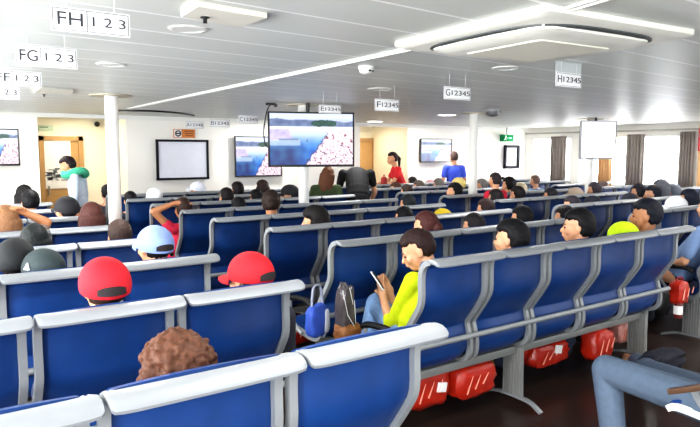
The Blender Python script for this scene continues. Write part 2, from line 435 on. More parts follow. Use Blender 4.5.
# bench corner at the bottom right, with a raised brown arm
t = thing('ferry_bench', 'blue bench corner at bottom right with brown armrest and white piping', 'bench', (2.98, .93, 0))
for k in range(2):
    s = link('seat', seat_me, BLUE, t, (SW*(k+.5), 0, 0))
    for sg in (-1, 1): link('side_frame', sf_me[sg], WHITE, s)
    link('top_rail', cap_me, RAIL, s)
MB().box((SW, .2, .375), (2*SW-.1, .06, .05), bev=.006).obj('beam', STEEL, t)
for x in (.3, .8): leg_parts(x, t)
a = MB().sweep(spline([(-.16, .50, .575), (-.16, .43, .605), (-.15, .3, .67), (-.13, .13, .78)], 4), [(-.022, -.012), (.022, -.012), (.026, 0), (.022, .012), (-.022, .012), (-.026, 0)], side=(1, 0, 0)).obj('armrest', mat('brown_arm', rgb(92, 66, 48), .4), t)
tag(a, 'brown arm pad')
MB().sweep(spline([(-.14, .40, .6), (-.12, .36, .53), (-.05, .26, .42), (-.02, .16, .38)], 4), [(-.012, -.016), (.012, -.016), (.012, .016), (-.012, .016)], side=(1, 0, 0)).obj('arm_support', RAIL, a)

# ---------------------------------------------------------------- hanging row signs
def row_sign(px0, py0, px1, py1, Y, txt, split=None, label='', hanger=False):
    a = ony(px0, py0, Y); b = ony(px1, py0, Y); c = ony(px0, py1, Y)
    wd, ht = b.x-a.x, a.z-c.z
    s = thing('row_sign', label, 'sign', ((a.x+b.x)/2, Y, (a.z+c.z)/2), group='white row signs hung from the ceiling')
    MB().box((0, 0, 0), (wd, .004, ht), bev=.001).obj('board', PAPER, s)
    ln = MB(); e = .006 if wd < .4 else .007; t = .0022; iw, ih = wd-2*e, ht-2*e
    for (x, z, dx, dz) in ((0, ih/2, iw, t), (0, -ih/2, iw, t), (-iw/2, 0, t, ih), (iw/2, 0, t, ih)): ln.box((x, -.003, z), (dx, .001, dz))
    if split: ln.box((-iw/2+iw*split, -.003, 0), (t, .001, ih))
    ln.obj('border', INK, s, smooth=False)
    R = Euler((pi/2, 0, 0))
    if split:
        parts = [(txt[0], -iw/2+iw*split/2, ht*.78), (txt[1], -iw/2+iw*(1+split)/2, ht*.56)]
    else:
        parts = [(txt[0], -iw/2+iw*.12, ht*.74), (txt[1], iw*.1, ht*.54)]
    for st, x, sz in parts:
        me = text_mesh(st, 1); o = link('lettering', me, INK, s, (x, -.0042, 0)); o.rotation_euler = R
        mw = (iw*split*.74 if st == txt[0] else iw*(1-split)*.8) if split else (iw*.16 if st == txt[0] else iw*.72)
        xs = [v.co.x for v in me.vertices]; wid = max(xs)-min(xs)
        o.scale = (mw/wid, sz, 1)
    if CEIL-a.z > .012:
        for q in (-.3, .3): MB().box((wd*q, 0, ht/2+(CEIL-a.z)/2), (.0016, .0016, CEIL-a.z)).obj('hanger_wire', mat('nylon_line', rgb(226, 230, 228), .4), s, smooth=False)
    if hanger:
        MB().box((0, .003, ht/2+(CEIL-a.z)/2), (wd, .003, CEIL-a.z)).obj('hanger_plate', mat('grey_plate', rgb(190, 196, 196), .4), s)
    return s
def sgn(px0, pyt, px1, pyb, Y, *a, **k): return row_sign(px0, pyt, px1, pyb, Y, *a, **k)
sgn(50, 5, 129, 30, 2.4, ('FH', '1 2 3'), .44, 'white FH 123 row sign, largest and nearest at top left')
sgn(14, 44.5, 76.5, 65, 3.27, ('FG', '1 2 3'), .40, 'white FG 123 row sign below and left of the largest one')
sgn(-9, 69, 41, 84.5, 4.13, ('FF', '1 2 3'), .40, 'white FF 123 row sign cut by the left edge')
sgn(-24, 84, 19, 98, 5.0, ('FE', '1 2 3'), .40, 'white row sign reading 23, smallest of the left-edge stack')
sgn(556, 71.5, 581.5, 86, 2.45, ('H', '12345'), None, 'white H12345 row sign with grey plate above it', hanger=True)
sgn(444, 86, 470.5, 99, 3.3, ('G', '12345'), None, 'white G12345 row sign')
sgn(375, 98.5, 399, 110.5, 4.15, ('F', '12345'), None, 'white F12345 row sign')
sgn(319, 104.5, 341, 113, 5.0, ('E', '12345'), None, 'white E12345 row sign peeking above the large screen')
sgn(238.5, 115, 258, 123.5, 6.75, ('C', '12345'), None, 'white C12345 row sign, closest to the large screen')
sgn(209.5, 119, 229.5, 127, 7.6, ('B', '12345'), None, 'white B12345 row sign between the A and C signs')
sgn(185.5, 121, 203.5, 128.5, 8.45, ('A', '12345'), None, 'white A12345 row sign, first of the far signs')

# ---------------------------------------------------------------- screens
def lake(u, v, seed=0):
    n = lambda s, o=0: noise.noise(V((u*s*1.5+seed, v*s+o, o)))
    sky = V((.80, .84, .93)) if v < .1 else V((.74, .78, .92))
    c = sky
    hill = .13 + .05*n(4, 3)
    if hill < v < .26: c = V((.42, .48, .62)) + V((.12, .12, .1))*n(9, 1)
    if v >= .25:
        t = min(1, (v-.25)/.75)
        c = V((.90, .91, .97))*(1-t) + V((.10, .40, .78))*t
        m = max(0, min(1, (v-.42)*3.2))*(1-.35*abs(u-.35))
        deep = V((.03, .22, .46)).lerp(V((.10, .50, .92)), max(0, min(1, (u-.25)*2.6)))
        c = c*(1-m) + deep*m + V((.16, .16, .1))*n(7, 9)*m
        if .3 < v < .52 and u < .24+.1*n(5): c = V((.74, .70, .88)) + V((.1, .1, .08))*n(12)
        if .49 < v < .55 and .1 < u < .45 and n(6, 4) > -.1: c = V((.30, .42, .56))
        if .50 < v < .62 and u < .36: c = c*.5 + V((.90, .92, .95))*.5
    if .12+.02*n(20) < v < .25+.02*n(14, 5) and .50+.03*n(12, 7) < u < .80 and (u-.65)**2/.024+(v-.19)**2/.005 < 1.1: c = V((.14, .30, .26)) + V((.1, .14, .08))*n(30)
    bd = .42 + (1-v)*.46 + .04*n(9, 2)
    if v > .30 and u > bd:
        k = n(26, 8) + .6*n(60, 3)
        c = V((.93, .82, .88)) + V((.07, .13, .10))*k
        if n(18, 13) + .4*n(44, 2) > .44: c = V((.48, .22, .28))
        if v > .6 and abs(n(11, 21)) < .035: c = V((.2, .1, .12))
    elif v > .36 and u > bd-.03 and n(40, 6) > 0: c = V((.25, .22, .32))
    return tuple(max(0, min(1, q))**2.2 for q in c)+(1,)
SCR = color_attr_mat('screen_picture', .88)
SCRB = color_attr_mat('screen_washed', 1.0)
def screen_mesh(wd, ht, nx, nz, fn):
    me = bpy.data.meshes.new('picture')
    vs = [((i/nx-.5)*wd, 0, (.5-j/nz)*ht) for j in range(nz+1) for i in range(nx+1)]
    fs = [(j*(nx+1)+i, (j+1)*(nx+1)+i, (j+1)*(nx+1)+i+1, j*(nx+1)+i+1) for j in range(nz) for i in range(nx)]
    me.from_pydata(vs, [], fs); at = me.color_attributes.new('Col', 'FLOAT_COLOR', 'POINT')
    for j in range(nz+1):
        for i in range(nx+1): at.data[j*(nx+1)+i].color = fn(i/nx, j/nz)
    return me
def tv(label, loc, rz, wd, ht, fn=lake, nx=130, nz=76, m=None, bez=None, group='flat screens in the cabin'):
    t = thing('television', label, 'television', loc, rz, group)
    b = .018
    cs = MB()
    cs.box((0, .012, ht/2-b/2), (wd, .035, b), bev=.003).box((0, .012, -ht/2+b*.7), (wd, .035, b*1.4), bev=.003).box((-wd/2+b/2, .012, 0), (b, .035, ht), bev=.003).box((wd/2-b/2, .012, 0), (b, .035, ht), bev=.003)
    cs.obj('bezel', bez or BLACK, t)
    MB().box((0, .045, 0), (wd*.97, .04, ht*.95), bev=.01).obj('back_cover', BLACK, t)
    s = link('picture', screen_mesh(wd-2*b, ht-2*b, nx, nz, fn), m or SCR, t, (0, .004, 0))
    return t
p0, p1 = ony(234, 136, 9.93), ony(281, 176, 9.93)
tv('wall screen showing a lake, half hidden behind the large central screen', ((p0.x+p1.x)/2, 9.9, (p0.z+p1.z)/2), 0, p1.x-p0.x, p0.z-p1.z, lambda u, v: lake(u, v, 0))
p0, p1 = ony(-25, 128, 9.93), ony(20, 165.5, 9.93)
tv('wall screen with pink blossom picture at the left edge', ((p0.x+p1.x)/2, 9.9, (p0.z+p1.z)/2), 0, p1.x-p0.x, p0.z-p1.z, lambda u, v: lake(u, v, 0))
p0, p1 = ony(420, 138.5, 9.93), ony(450.5, 162, 9.93)
tv('smallest-looking wall screen above the person in the blue shirt', ((p0.x+p1.x)/2, 9.9, (p0.z+p1.z)/2), 0, p1.x-p0.x, p0.z-p1.z, lambda u, v: lake(u, v, 0), 90, 54)
ctr = CO + ray(312, 139.5)*7.15
big = tv('large screen with lake and blossom picture hung in the middle of the cabin', ctr, radians(-20), .985, .61, lambda u, v: lake(u, v, 0), 190, 114)
mnt = MB().box((-.02, .10, .05), (.3, .08, .3), bev=.01)
mnt.tube([(-.02, .12, .1), (-.02, .12, CEIL-ctr.z)], .022)
mnt.obj('mount', BLACK, big)
cb = MB().tube(spline([(-.46, .03, .38), (-.50, .03, .3), (-.535, .03, .1), (-.52, .03, -.05), (-.47, .05, -.1)], 5), .007, 6).obj('cable', BLACK, big)
MB().box((-.455, .03, .385), (.11, .04, .025), bev=.005).box((-.40, .03, .37), (.03, .04, .03), bev=.004).obj('power_box', BLACK, big)
ctr2 = CO + ray(598.5, 140)*10.3
tv2 = tv('washed-out pale screen on the pillar near the windows', ctr2, radians(-28), .62, .62, lambda u, v: tuple(.75+.25*c for c in lake(u, v, 0)[:3])+(1,), 60, 36, SCRB, mat('glare_washed_bezel', rgb(150, 152, 156), .4))  # glare is mixed into the picture and bezel colours
MB().tube([(0, .1, .1), (0, .1, CEIL-ctr2.z)], .02).obj('mount', BLACK, tv2)

# whiteboard, orange notice, exit sign, framed notice
p0, p1 = ony(157, 140.5, 9.95), ony(208, 178, 9.95)
wb = thing('whiteboard', 'framed whiteboard on the front wall beside the near pillar', 'whiteboard', ((p0.x+p1.x)/2, 9.965, (p0.z+p1.z)/2)); W_, H_ = p1.x-p0.x, p0.z-p1.z
MB().box((0, 0, 0), (W_, .02, H_)).obj('board', mat('board_white', rgb(226, 228, 238), .35, var=.05, scale=8), wb, smooth=False)
f = MB()
for x, z, dx, dz in ((0, H_/2, W_+.04, .035), (0, -H_/2, W_+.04, .035), (-W_/2, 0, .035, H_), (W_/2, 0, .035, H_)): f.box((x, -.01, z), (dx, .04, dz), bev=.004)
f.obj('frame', mat('dark_frame', rgb(40, 40, 46), .9, spec=.05), wb)
p0, p1 = ony(173.5, 129, 9.97), ony(195, 138, 9.97); W_, H_ = p1.x-p0.x, p0.z-p1.z
on = thing('notice_plate', 'small orange notice plate with round emblem above the whiteboard', 'sign', ((p0.x+p1.x)/2, 9.975, (p0.z+p1.z)/2))
MB().box((0, 0, 0), (W_, .02, H_), bev=.004).obj('plate', mat('orange_plate', rgb(206, 130, 60), .5), on)
MB().box((-W_/2+H_*.5, -.012, 0), (H_*.86, .006, H_*.86)).obj('emblem_field', PAPER, on, smooth=False)
mb = MB(); k = 20; rr = H_*.3
mb.tube([(-W_/2+H_*.5+rr*cos(2*pi*j/k), -.018, rr*sin(2*pi*j/k)) for j in range(k+1)], .01, 6).box((-W_/2+H_*.5, -.018, 0), (rr*1.6, .006, .02)).obj('emblem', INK, on)
mb = MB()
for j in range(3): mb.box((W_*.22, -.012, H_*(.28-.26*j)), (W_*.46*(1-.1*j), .004, H_*.1))
mb.obj('text_bars', mat('brown_ink', rgb(120, 60, 20), .5), on, smooth=False)
p0, p1 = ony(500.5, 134.5, 9.9), ony(513, 141.5, 9.9); W_, H_ = p1.x-p0.x, p0.z-p1.z
es = thing('exit_sign', 'green emergency exit sign with white pictogram', 'sign', ((p0.x+p1.x)/2, 9.9, (p0.z+p1.z)/2))
MB().box((0, 0, 0), (W_, .03, H_), bev=.004).obj('plate', mat('exit_green', rgb(16, 110, 62), .9, spec=.05), es)
mb = MB().ell((-.05, -.018, H_*.25), (.02, .004, .02)).caps((-.05, -.018, H_*.12), (-.07, -.018, -H_*.08), .014, .012).caps((-.07, -.018, -H_*.08), (-.11, -.018, -H_*.3), .01, .008).caps((-.07, -.018, -H_*.08), (-.03, -.018, -H_*.3), .01, .008).caps((-.05, -.018, H_*.1), (0, -.018, 0), .008, .007)
mb.box((.1, -.017, 0), (.11, .004, .02)).obj('pictogram', PAPER, es)
MB().box((0, 0, H_/2+(CEIL-es.location.z-H_/2)/2), (.02, .02, CEIL-es.location.z-H_/2)).obj('hanger', STEEL, es)
p0, p1 = ony(505.5, 146.5, 9.97), ony(518, 167, 9.97); W_, H_ = p1.x-p0.x, p0.z-p1.z
fn_ = thing('framed_notice', 'dark-framed white notice under the green exit sign', 'notice', ((p0.x+p1.x)/2, 9.995, (p0.z+p1.z)/2))
MB().box((0, 0, 0), (W_, .02, H_)).obj('sheet', PAPER, fn_, smooth=False)
f = MB()
for x, z, dx, dz in ((0, H_/2, W_+.03, .045), (0, -H_/2, W_+.03, .045), (-W_/2, 0, .045, H_), (W_/2, 0, .045, H_)): f.box((x, -.02, z), (dx+.015, .05, dz+.015))
f.obj('frame', mat('dark_frame', rgb(40, 40, 46), .9, spec=.05), fn_, smooth=False)

# ---------------------------------------------------------------- ceiling things
LIT = mat('lit_diffuser', (1, .98, .94, 1), .5, var=0, emit=6)
def downlight(px, py, r, label, lit=False):
    p = onz(px, py, CEIL-.002)
    t = thing('ceiling_light', label, 'light', (p.x, p.y, CEIL-.001), group='round ceiling lights')
    MB().lathe([(r, 0), (r, -.004), (r*.8, -.006), (r*.8, 0)], k=28).obj('rim', WHITE, t)
    MB().lathe([(r*.8, -.002), (r*.8, -.004)], k=28).obj('diffuser', LIT if lit else mat('unlit_diffuser', rgb(222, 226, 220), .4, var=.02), t)
    return p
downlight(188, 29, .085, 'unlit round ceiling light beside the access hatch')
downlight(111, 64.5, .09, 'unlit round ceiling light in front of the near pillar')
downlight(380, 89, .11, 'unlit round ceiling light above the F row sign')
downlight(506, 68, .09, 'unlit round ceiling light by the air conditioning unit')
LP = [downlight(375, 121.5, .17, 'lit round ceiling light right of the large screen', True), downlight(447, 115, .16, 'lit round ceiling light left of the third pillar', True), downlight(413, 128, .2, 'lit round ceiling light furthest away, near the small screen', True)]
p = onz(366, 66.5, CEIL); sd = thing('smoke_detector', 'white domed smoke detector on the ceiling left of the air conditioner', 'smoke detector', (p.x, p.y, CEIL))
MB().lathe([(.05, 0), (.05, -.018), (.046, -.022)], k=24).obj('base', WHITE, sd)
MB().lathe([(.043, -.02), (.04, -.038), (.022, -.048), (.0, -.049)], k=24).obj('dome', WHITE, sd)
MB().box((0, -.04, -.03), (.02, .01, .01)).box((.03, -.028, -.03), (.012, .01, .01)).obj('vents', BLACK, sd)
LP.append(downlight(74, 125, .2, 'lit round ceiling light in the recess above the wooden door', True))
p = ony(46, 128, RB-.02); dsn = thing('door_sign', 'small pale green sign above the wooden door', 'sign', (p.x, RB-.015, p.z))
MB().box((0, 0, 0), (.22, .02, .09), bev=.004).obj('plate', mat('pale_green_plate', rgb(196, 214, 190), .5), dsn)
MB().box((-.03, -.012, .012), (.12, .003, .014)).obj('text_bar', mat('sign_grey', rgb(110, 130, 112), .5), dsn, smooth=False)
# air conditioning cassette
q = [onz(*a, 2.165) for a in ((545, 9), (681, 36), (412, 50), (530, 66))]
cx = sum(v.x for v in q)/4; cyy = sum(v.y for v in q)/4
ac = thing('air_conditioner', 'white square ceiling air conditioning cassette with curved slots', 'air conditioner', (cx, cyy, CEIL), radians(-4))
S = .98
def rsq(h, r, n=8):
    out = []
    for qx, qy, a0 in ((1, 1, 0), (-1, 1, pi/2), (-1, -1, pi), (1, -1, 3*pi/2)):
        for i in range(n+1): a = a0+pi/2*i/n; out.append((qx*(h-r)+r*cos(a), qy*(h-r)+r*sin(a)))
    return out
def slab(rings, name, m):
    mb = MB(); k = len(rings[0][0]); vs = [(x, y, z) for ring, z in rings for x, y in ring]; n = len(rings)
    fs = [[i*k+j, i*k+(j+1) % k, (i+1)*k+(j+1) % k, (i+1)*k+j] for i in range(n-1) for j in range(k)]
    fs += [list(range(k))[::-1], [(n-1)*k+j for j in range(k)]]
    return mb.add(vs, fs).obj(name, m, ac)
ACW = mat('ac_white', rgb(232, 232, 222), .45, var=.02)
slab([(rsq(S/2, .03), 0), (rsq(S/2, .03), -.022), (rsq(S/2-.03, .04), -.036)], 'panel', ACW)
slab([(rsq(S*.385, .1), -.03), (rsq(S*.38, .1), -.05), (rsq(S*.33, .08), -.068)], 'centre_grille', ACW)
slab([(rsq(S*.25, .03), -.06), (rsq(S*.24, .03), -.073)], 'filter_plate', mat('ac_cream', rgb(240, 238, 222), .5, var=.02))
DK = mat('slot_dark', rgb(70, 76, 76), .5)
for sd_, a in enumerate((0, pi/2, pi, 3*pi/2)):
    R = Matrix.Rotation(a, 3, 'Z')
    path = [R @ V((x, -S*.415+.06*abs(x/.34)**4, -.0375)) for x in [(-.34+.68*i/16) for i in range(17)]]
    MB().sweep(path, [(-.005, -.02), (.005, -.02), (.005, .02), (-.005, .02)], side=(0, 0, 1)).obj('air_slot', DK, ac)
# raceways running to the front wall / towards the camera
def raceway(pts, label):
    o = thing('cable_raceway', label, 'raceway', (0, 0, 0)); 
    for dx in (-.022, .022):
        MB().sweep([V((x+dx, y, CEIL-.008)) for x, y in pts], [(-.006, -.005), (.006, -.005), (.006, .005), (-.006, .005)], side=(1, 0, 0)).obj('rail', WHITE, o, smooth=False)
    return o
a, b, c = onz(129, 108, CEIL), onz(350, 60.5, CEIL), onz(412, 47, CEIL)
raceway([(a.x, a.y), (b.x, b.y), (c.x, c.y)], 'white double cable raceway along the ceiling towards the near pillar')
a, b = onz(563, 9, CEIL), onz(612, -6, CEIL)
raceway([(a.x, a.y), (b.x, b.y)], 'short white cable raceway leaving the air conditioner at the top edge')
# hatches
def hatch(c4, label, knob):
    P = [onz(*a, CEIL-.02) for a in c4]
    o = thing('access_hatch', label, 'hatch', (0, 0, 0)); mb = MB()
    mb.add([(v.x, v.y, CEIL-.001) for v in P]+[(v.x, v.y, CEIL-.022) for v in P], [(0, 1, 2, 3), (7, 6, 5, 4)]+[(i, (i+1) % 4, 4+(i+1) % 4, 4+i) for i in range(4)])
    mb.obj('lid', mat('hatch_cream', rgb(226, 224, 210), .5, var=.03), o, smooth=False)
    k = onz(*knob, CEIL-.02)
    MB().lathe([(.018, 0), (.018, -.004), (.008, -.006), (.008, -.02), (.01, -.023)], (k.x, k.y, CEIL-.022), 12).obj('knob', BLACK, o)
hatch(((181, 16.5), (198, 6), (267, 17.5), (240, 27)), 'pale ceiling access hatch with a black knob near the top edge', (205, 16.5))
hatch(((34, 92), (40, 88.5), (73, 91.5), (68, 95)), 'small ceiling access hatch left of the near pillar', (44, 94))
cb = MB().tube(spline([onz(118, 110.5, CEIL-.01), onz(150, 111, CEIL-.012), onz(178, 113, CEIL-.012), onz(194, 115.5, CEIL-.01)], 5), .012, 6).obj('ceiling_cable', BLACK)
tag(cb, 'black cable clipped to the ceiling above the orange notice', 'cable')
p = ony(97.5, 123.5, RB-.1); cc_ = thing('security_camera', 'tiny dark security camera on the wall left of the near pillar', 'camera', (p.x, RB-.02, p.z))
MB().box((0, 0, 0), (.08, .04, .08), bev=.01).obj('bracket', WHITE, cc_)
MB().ell((0, -.05, -.01), (.045, .05, .045)).obj('dome', BLACK, cc_)
p = onz(493, 111.5, CEIL-.03); sp = thing('ceiling_projector', 'small grey dome device on the ceiling right of the third pillar', 'ceiling device', (p.x, p.y, CEIL))
MB().lathe([(.10, 0), (.10, -.03)], k=20).obj('plate', mat('grey_device', rgb(150, 150, 150), .5), sp)
MB().lathe([(.08, -.03), (.075, -.07), (.05, -.09), (0, -.1)], k=20).obj('dome', mat('grey_device_dark', rgb(96, 98, 100), .4), sp)
p = onz(532, 131, CEIL)

# ---------------------------------------------------------------- bags
def crumple(c, d, seed, amp=.14, n=5, taper=.0):
    bm = bmesh.new(); bmesh.ops.create_cube(bm, size=1); bmesh.ops.subdivide_edges(bm, edges=bm.edges[:], cuts=n, use_grid_fill=True)
    vs = []
    for v in bm.verts:
        p = v.co.copy(); q = p*2
        l = max(abs(q.x), abs(q.y), abs(q.z)); s = (abs(q.x)**4+abs(q.y)**4+abs(q.z)**4)**.25
        p = p*(l/s) if s else p
        nn = noise.noise(p*5+V((seed, seed*2, 0)))+.5*noise.noise(p*11+V((seed, 0, 3)))
        p *= 1+amp*nn; p.x *= 1-taper*(p.z+.5)
        vs.append(V(c)+V((p.x*d[0], p.y*d[1], p.z*d[2])))
    bm.verts.index_update(); fs = [[v.index for v in f.verts] for f in bm.faces]; bm.free()
    return vs, fs
REDBAG = mat('red_plastic', rgb(176, 40, 22), .28, var=.3, scale=14, bump=.4)
CLEAR = mat('clear_wrap', rgb(236, 226, 222), .15, var=.1, trans=.0, alpha=1)
def red_bag(px, py, Y, d, seed, label, tagpos=None, rz=0, m=None):
    p = ony(px, py, Y)
    b = thing('life_vest_bag', label, 'bag', (p.x, p.y, p.z), rz, 'red life vest bags under the seats')
    MB().add(*crumple((0, 0, 0), d, seed)).obj('pouch', m or REDBAG, b)
    st = MB()  # pale slivers painting highlights on the shiny plastic
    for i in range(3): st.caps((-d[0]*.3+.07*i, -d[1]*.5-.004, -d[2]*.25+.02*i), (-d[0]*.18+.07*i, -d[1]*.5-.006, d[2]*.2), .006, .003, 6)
    st.obj('painted_glare', mat('glare_paint', rgb(232, 150, 130), .3), b)
    if tagpos: MB().box((tagpos[0]*d[0], -d[1]*.52, tagpos[1]*d[2]), (.075, .012, .06), Euler((0, .2, 0)).to_matrix(), .003).obj('paper_tag', PAPER, b)
    MB().tube(spline([(-.05, 0, d[2]*.45), (-.03, 0, d[2]*.62), (.03, 0, d[2]*.62), (.05, 0, d[2]*.45)], 4), .006, 6).obj('handle', mat('red_strap', rgb(140, 26, 20), .6), b)
    return b
red_bag(424, 386, 2.78, (.34, .15, .24), 1, 'red life vest bag with white tag under the yellow girl bench', (.22, .0))
red_bag(470, 378, 2.74, (.36, .16, .22), 2, 'red life vest bag with pale print left of the nearest ribbed leg')
red_bag(545, 352, 2.82, (.42, .16, .17), 3, 'red life vest bag with clear wrap right of the nearest ribbed leg', (.1, .2))
red_bag(597, 343, 2.70, (.26, .16, .24), 4, 'bright red life vest bag tipped up beside the denim knee')
red_bag(620, 331, 2.84, (.2, .14, .18), 5, 'pinkish life vest bag tucked against the far ribbed leg', None, 0, mat('pink_wrap', rgb(214, 150, 140), .25, var=.25, bump=.4))
red_bag(297, 330, onz(297, 330, .12).y, (.3, .18, .22), 6, 'small red bag on the floor in the aisle behind the blue tote')
bag7 = red_bag(679, 292, 2.56, (.15, .11, .19), 7, 'red bag hung at the end of the right-edge bench')
hp_ = MB().lathe([(.03, -.21), (.033, -.19), (.033, -.1), (.014, -.075), (.012, -.06)], k=16).obj('hanging_bottle', mat('dark_red_bottle', rgb(110, 30, 30), .3), bag7)  # bottle shape hung from the bag, standing in for a strap tag
MB().lathe([(.0345, -.18), (.0345, -.11)], k=16).obj('paper_label', PAPER, hp_)
p = ony(681, 345, 3.1)
bp = thing('backpack', 'black backpack on the floor left of the ribbed leg at the right edge', 'bag', (onz(662, 318, 0).x, onz(662, 318, 0).y+.1, 0))
MB().add(*crumple((0, 0, .2), (.3, .26, .4), 12, .14, 5, .25)).obj('pouch', BLACK, bp)
MB().tube(spline([(-.05, 0, .38), (-.03, 0, .44), (.03, 0, .44), (.05, 0, .38)], 4), .01, 6).obj('strap', BLACK, bp)
# blue tote hanging on the second bench's left end
p = ony(317, 319, 3.28)
tb = thing('tote_bag', 'blue and white tote bag hanging at the aisle end of a bench', 'bag', (p.x, p.y, p.z), radians(25))
MB().add(*crumple((0, 0, -.01), (.17, .08, .2), 21, .12, 5, -.2)).obj('pouch', mat('denim_blue', rgb(58, 92, 190), .6, var=.35, scale=18), tb)
MB().add(*crumple((.055, -.035, -.02), (.05, .03, .15), 22, .1, 4)).obj('white_panel', mat('white_pocket', rgb(214, 220, 236), .6), tb)
MB().tube(spline([(-.06, 0, .09), (-.04, 0, .2), (.04, 0, .2), (.07, 0, .07), (.08, -.02, -.06), (.03, -.03, -.12)], 5), .008, 6).obj('strap', mat('grey_strap', rgb(150, 156, 176), .5), tb)
p = ony(345, 316, 3.1)
pbg = thing('plastic_bag', 'clear plastic bag of snacks hanging beside the knee of the girl in yellow', 'bag', (p.x, p.y, p.z))
MB().add(*crumple((0, 0, .05), (.13, .1, .3), 31, .22, 6, .45)).obj('film', mat('plastic_film', rgb(86, 80, 82), .12, var=.5, scale=16, bump=.6), pbg)
MB().add(*crumple((.01, -.01, -.1), (.16, .12, .12), 32, .16, 5)).obj('snacks', mat('snack_brown', rgb(140, 92, 52), .5, var=.5, scale=30), pbg)
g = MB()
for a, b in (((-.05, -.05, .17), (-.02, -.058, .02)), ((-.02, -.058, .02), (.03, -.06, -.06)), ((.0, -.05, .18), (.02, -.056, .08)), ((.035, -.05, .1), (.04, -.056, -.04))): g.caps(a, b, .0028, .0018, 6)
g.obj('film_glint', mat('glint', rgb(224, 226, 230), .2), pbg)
# ---------------------------------------------------------------- people
def headrot(yaw, pitch=0, roll=0):
    # local +Y is the face; yaw turns to the left, pitch tips the face down, roll tilts to the right shoulder
    return Matrix.Rotation(radians(yaw), 3, 'Z') @ Matrix.Rotation(radians(-pitch), 3, 'X') @ Matrix.Rotation(radians(roll), 3, 'Y')
def head_shapes(mb, c, R, neckbase):
    P = lambda x, y, z: V(c)+R @ V((x, y, z))
    mb.ell(P(0, -.012, .028), (.074, .094, .088), R)
    mb.ell(P(0, .026, -.03), (.062, .064, .078), R)
    mb.ell(P(0, .045, -.078), (.036, .04, .034), R)                      # chin
    mb.ell(P(0, .074, .012), (.05, .016, .014), R, 12, 8)                # brow
    mb.caps(P(0, .082, .008), P(0, .104, -.032), .0075, .0125, 8)        # nose
    mb.ell(P(0, .090, -.058), (.021, .011, .0065), R, 10, 6)             # lips
    mb.ell(P(0, .088, -.068), (.017, .010, .006), R, 10, 6)
    for s in (-1, 1):
        mb.ell(P(s*.045, .062, -.028), (.022, .022, .024), R, 10, 8)     # cheeks
        mb.ell(P(s*.073, -.008, -.012), (.010, .02, .031), R @ Matrix.Rotation(s*.35, 3, 'Z'), 10, 8)   # ears
    mb.caps(P(0, -.03, -.05), V(neckbase), .05, .056)
SEAT = dict(hips=(0, .26, .56), belly=(0, .20, .70), chest=(0, .07, .87), neck=(0, .0, 1.03), head=(0, .02, 1.18),
            sh=(.175, .01, .975), el=(.235, .1, .72), wr=(.11, .34, .64), ha=(.05, .40, .63),
            hp=(.09, .27, .55), kn=(.10, .60, .54), an=(.10, .58, .09), to=(.11, .70, .04))
STAND = dict(hips=(0, 0, .93), belly=(0, .0, 1.06), chest=(0, -.005, 1.24), neck=(0, -.01, 1.40), head=(0, .015, 1.55),
             sh=(.18, -.01, 1.34), el=(.235, -.02, 1.08), wr=(.23, .05, .86), ha=(.225, .07, .79),
             hp=(.09, 0, .88), kn=(.10, .02, .48), an=(.10, -.02, .08), to=(.12, .14, .035))
def pose(base, **kw):
    J = {}
    for k, v in base.items():
        if k in ('hips', 'belly', 'chest', 'neck', 'head'): J[k] = V(v)
        else:
            J['L'+k] = V((-v[0], v[1], v[2])); J['R'+k] = V(v)
    for k, v in kw.items(): J[k] = V(v)
    return J
def frame_of(d, xhint):
    z = d.normalized(); x = (V(xhint)-z*V(xhint).dot(z)).normalized(); y = z.cross(x)
    return Matrix((x, y, z)).transposed()
def hand(mb, wr, ha, palm_n, curl=.5, side=1, k=1):
    d = (ha-wr).normalized(); n = (palm_n-d*palm_n.dot(d)).normalized(); x = d.cross(n)*side
    Rm = Matrix((x, n, d)).transposed()
    c = ha
    mb.caps(wr, ha - d*.01, .027, .03); mb.ell(c, (.042, .018, .047), Rm)
    for i, (off, L) in enumerate(((-.030, .062), (-.010, .072), (.011, .068), (.030, .052))):
        p = c + x*off + d*.036; dd = d; seg = L/2.4
        for j in range(3):
            q = p + dd*seg; mb.caps(p, q, .0088-.0008*j, .0082-.0008*j, 8); p = q
            a = curl*(.55+.1*j); dd = (dd*cos(a)+n*sin(a)).normalized()
            n2 = n
    p = c - x*.036 - d*.012; dd = (d*.6 - x*.75 + n*.25).normalized()
    for j in range(2):
        q = p + dd*.03; mb.caps(p, q, .0105-.001*j, .0095-.001*j, 8); p = q; dd = (dd+d*.5+n*.2).normalized()
def body_mesh(J, R, vox, curl=.5, palm=None, wid=1):
    mb = MB(); head_shapes(mb, J['head'], R, J['neck'])
    up = (J['chest']-J['belly']); xh = J['Rsh']-J['Lsh']; Fm = frame_of(up, xh)
    mb.ell(J['chest'], (.135*wid, .092, .155), Fm); mb.ell(J['belly'], (.12*wid, .09, .14), Fm); mb.ell(J['hips'], (.14*wid, .105, .115), Fm)
    mb.caps(J['neck'], J['chest'], .052, .08)
    for s, g in (('L', -1), ('R', 1)):
        mb.caps(J['neck']-V((0, 0, .02)), J[s+'sh'], .045, .05); mb.caps(J[s+'sh'], J[s+'el'], .046, .037); mb.caps(J[s+'el'], J[s+'wr'], .038, .026)
        hand(mb, J[s+'wr'], J[s+'ha'], (palm or {}).get(s, V((0, .1, -1))), curl, g)
        mb.caps(J[s+'hp'], J[s+'kn'], .078, .055); mb.caps(J[s+'kn'], J[s+'an'], .053, .036); mb.caps(J[s+'an'], J[s+'to'], .036, .03)
    return remesh(mb, vox, 4, 'person')
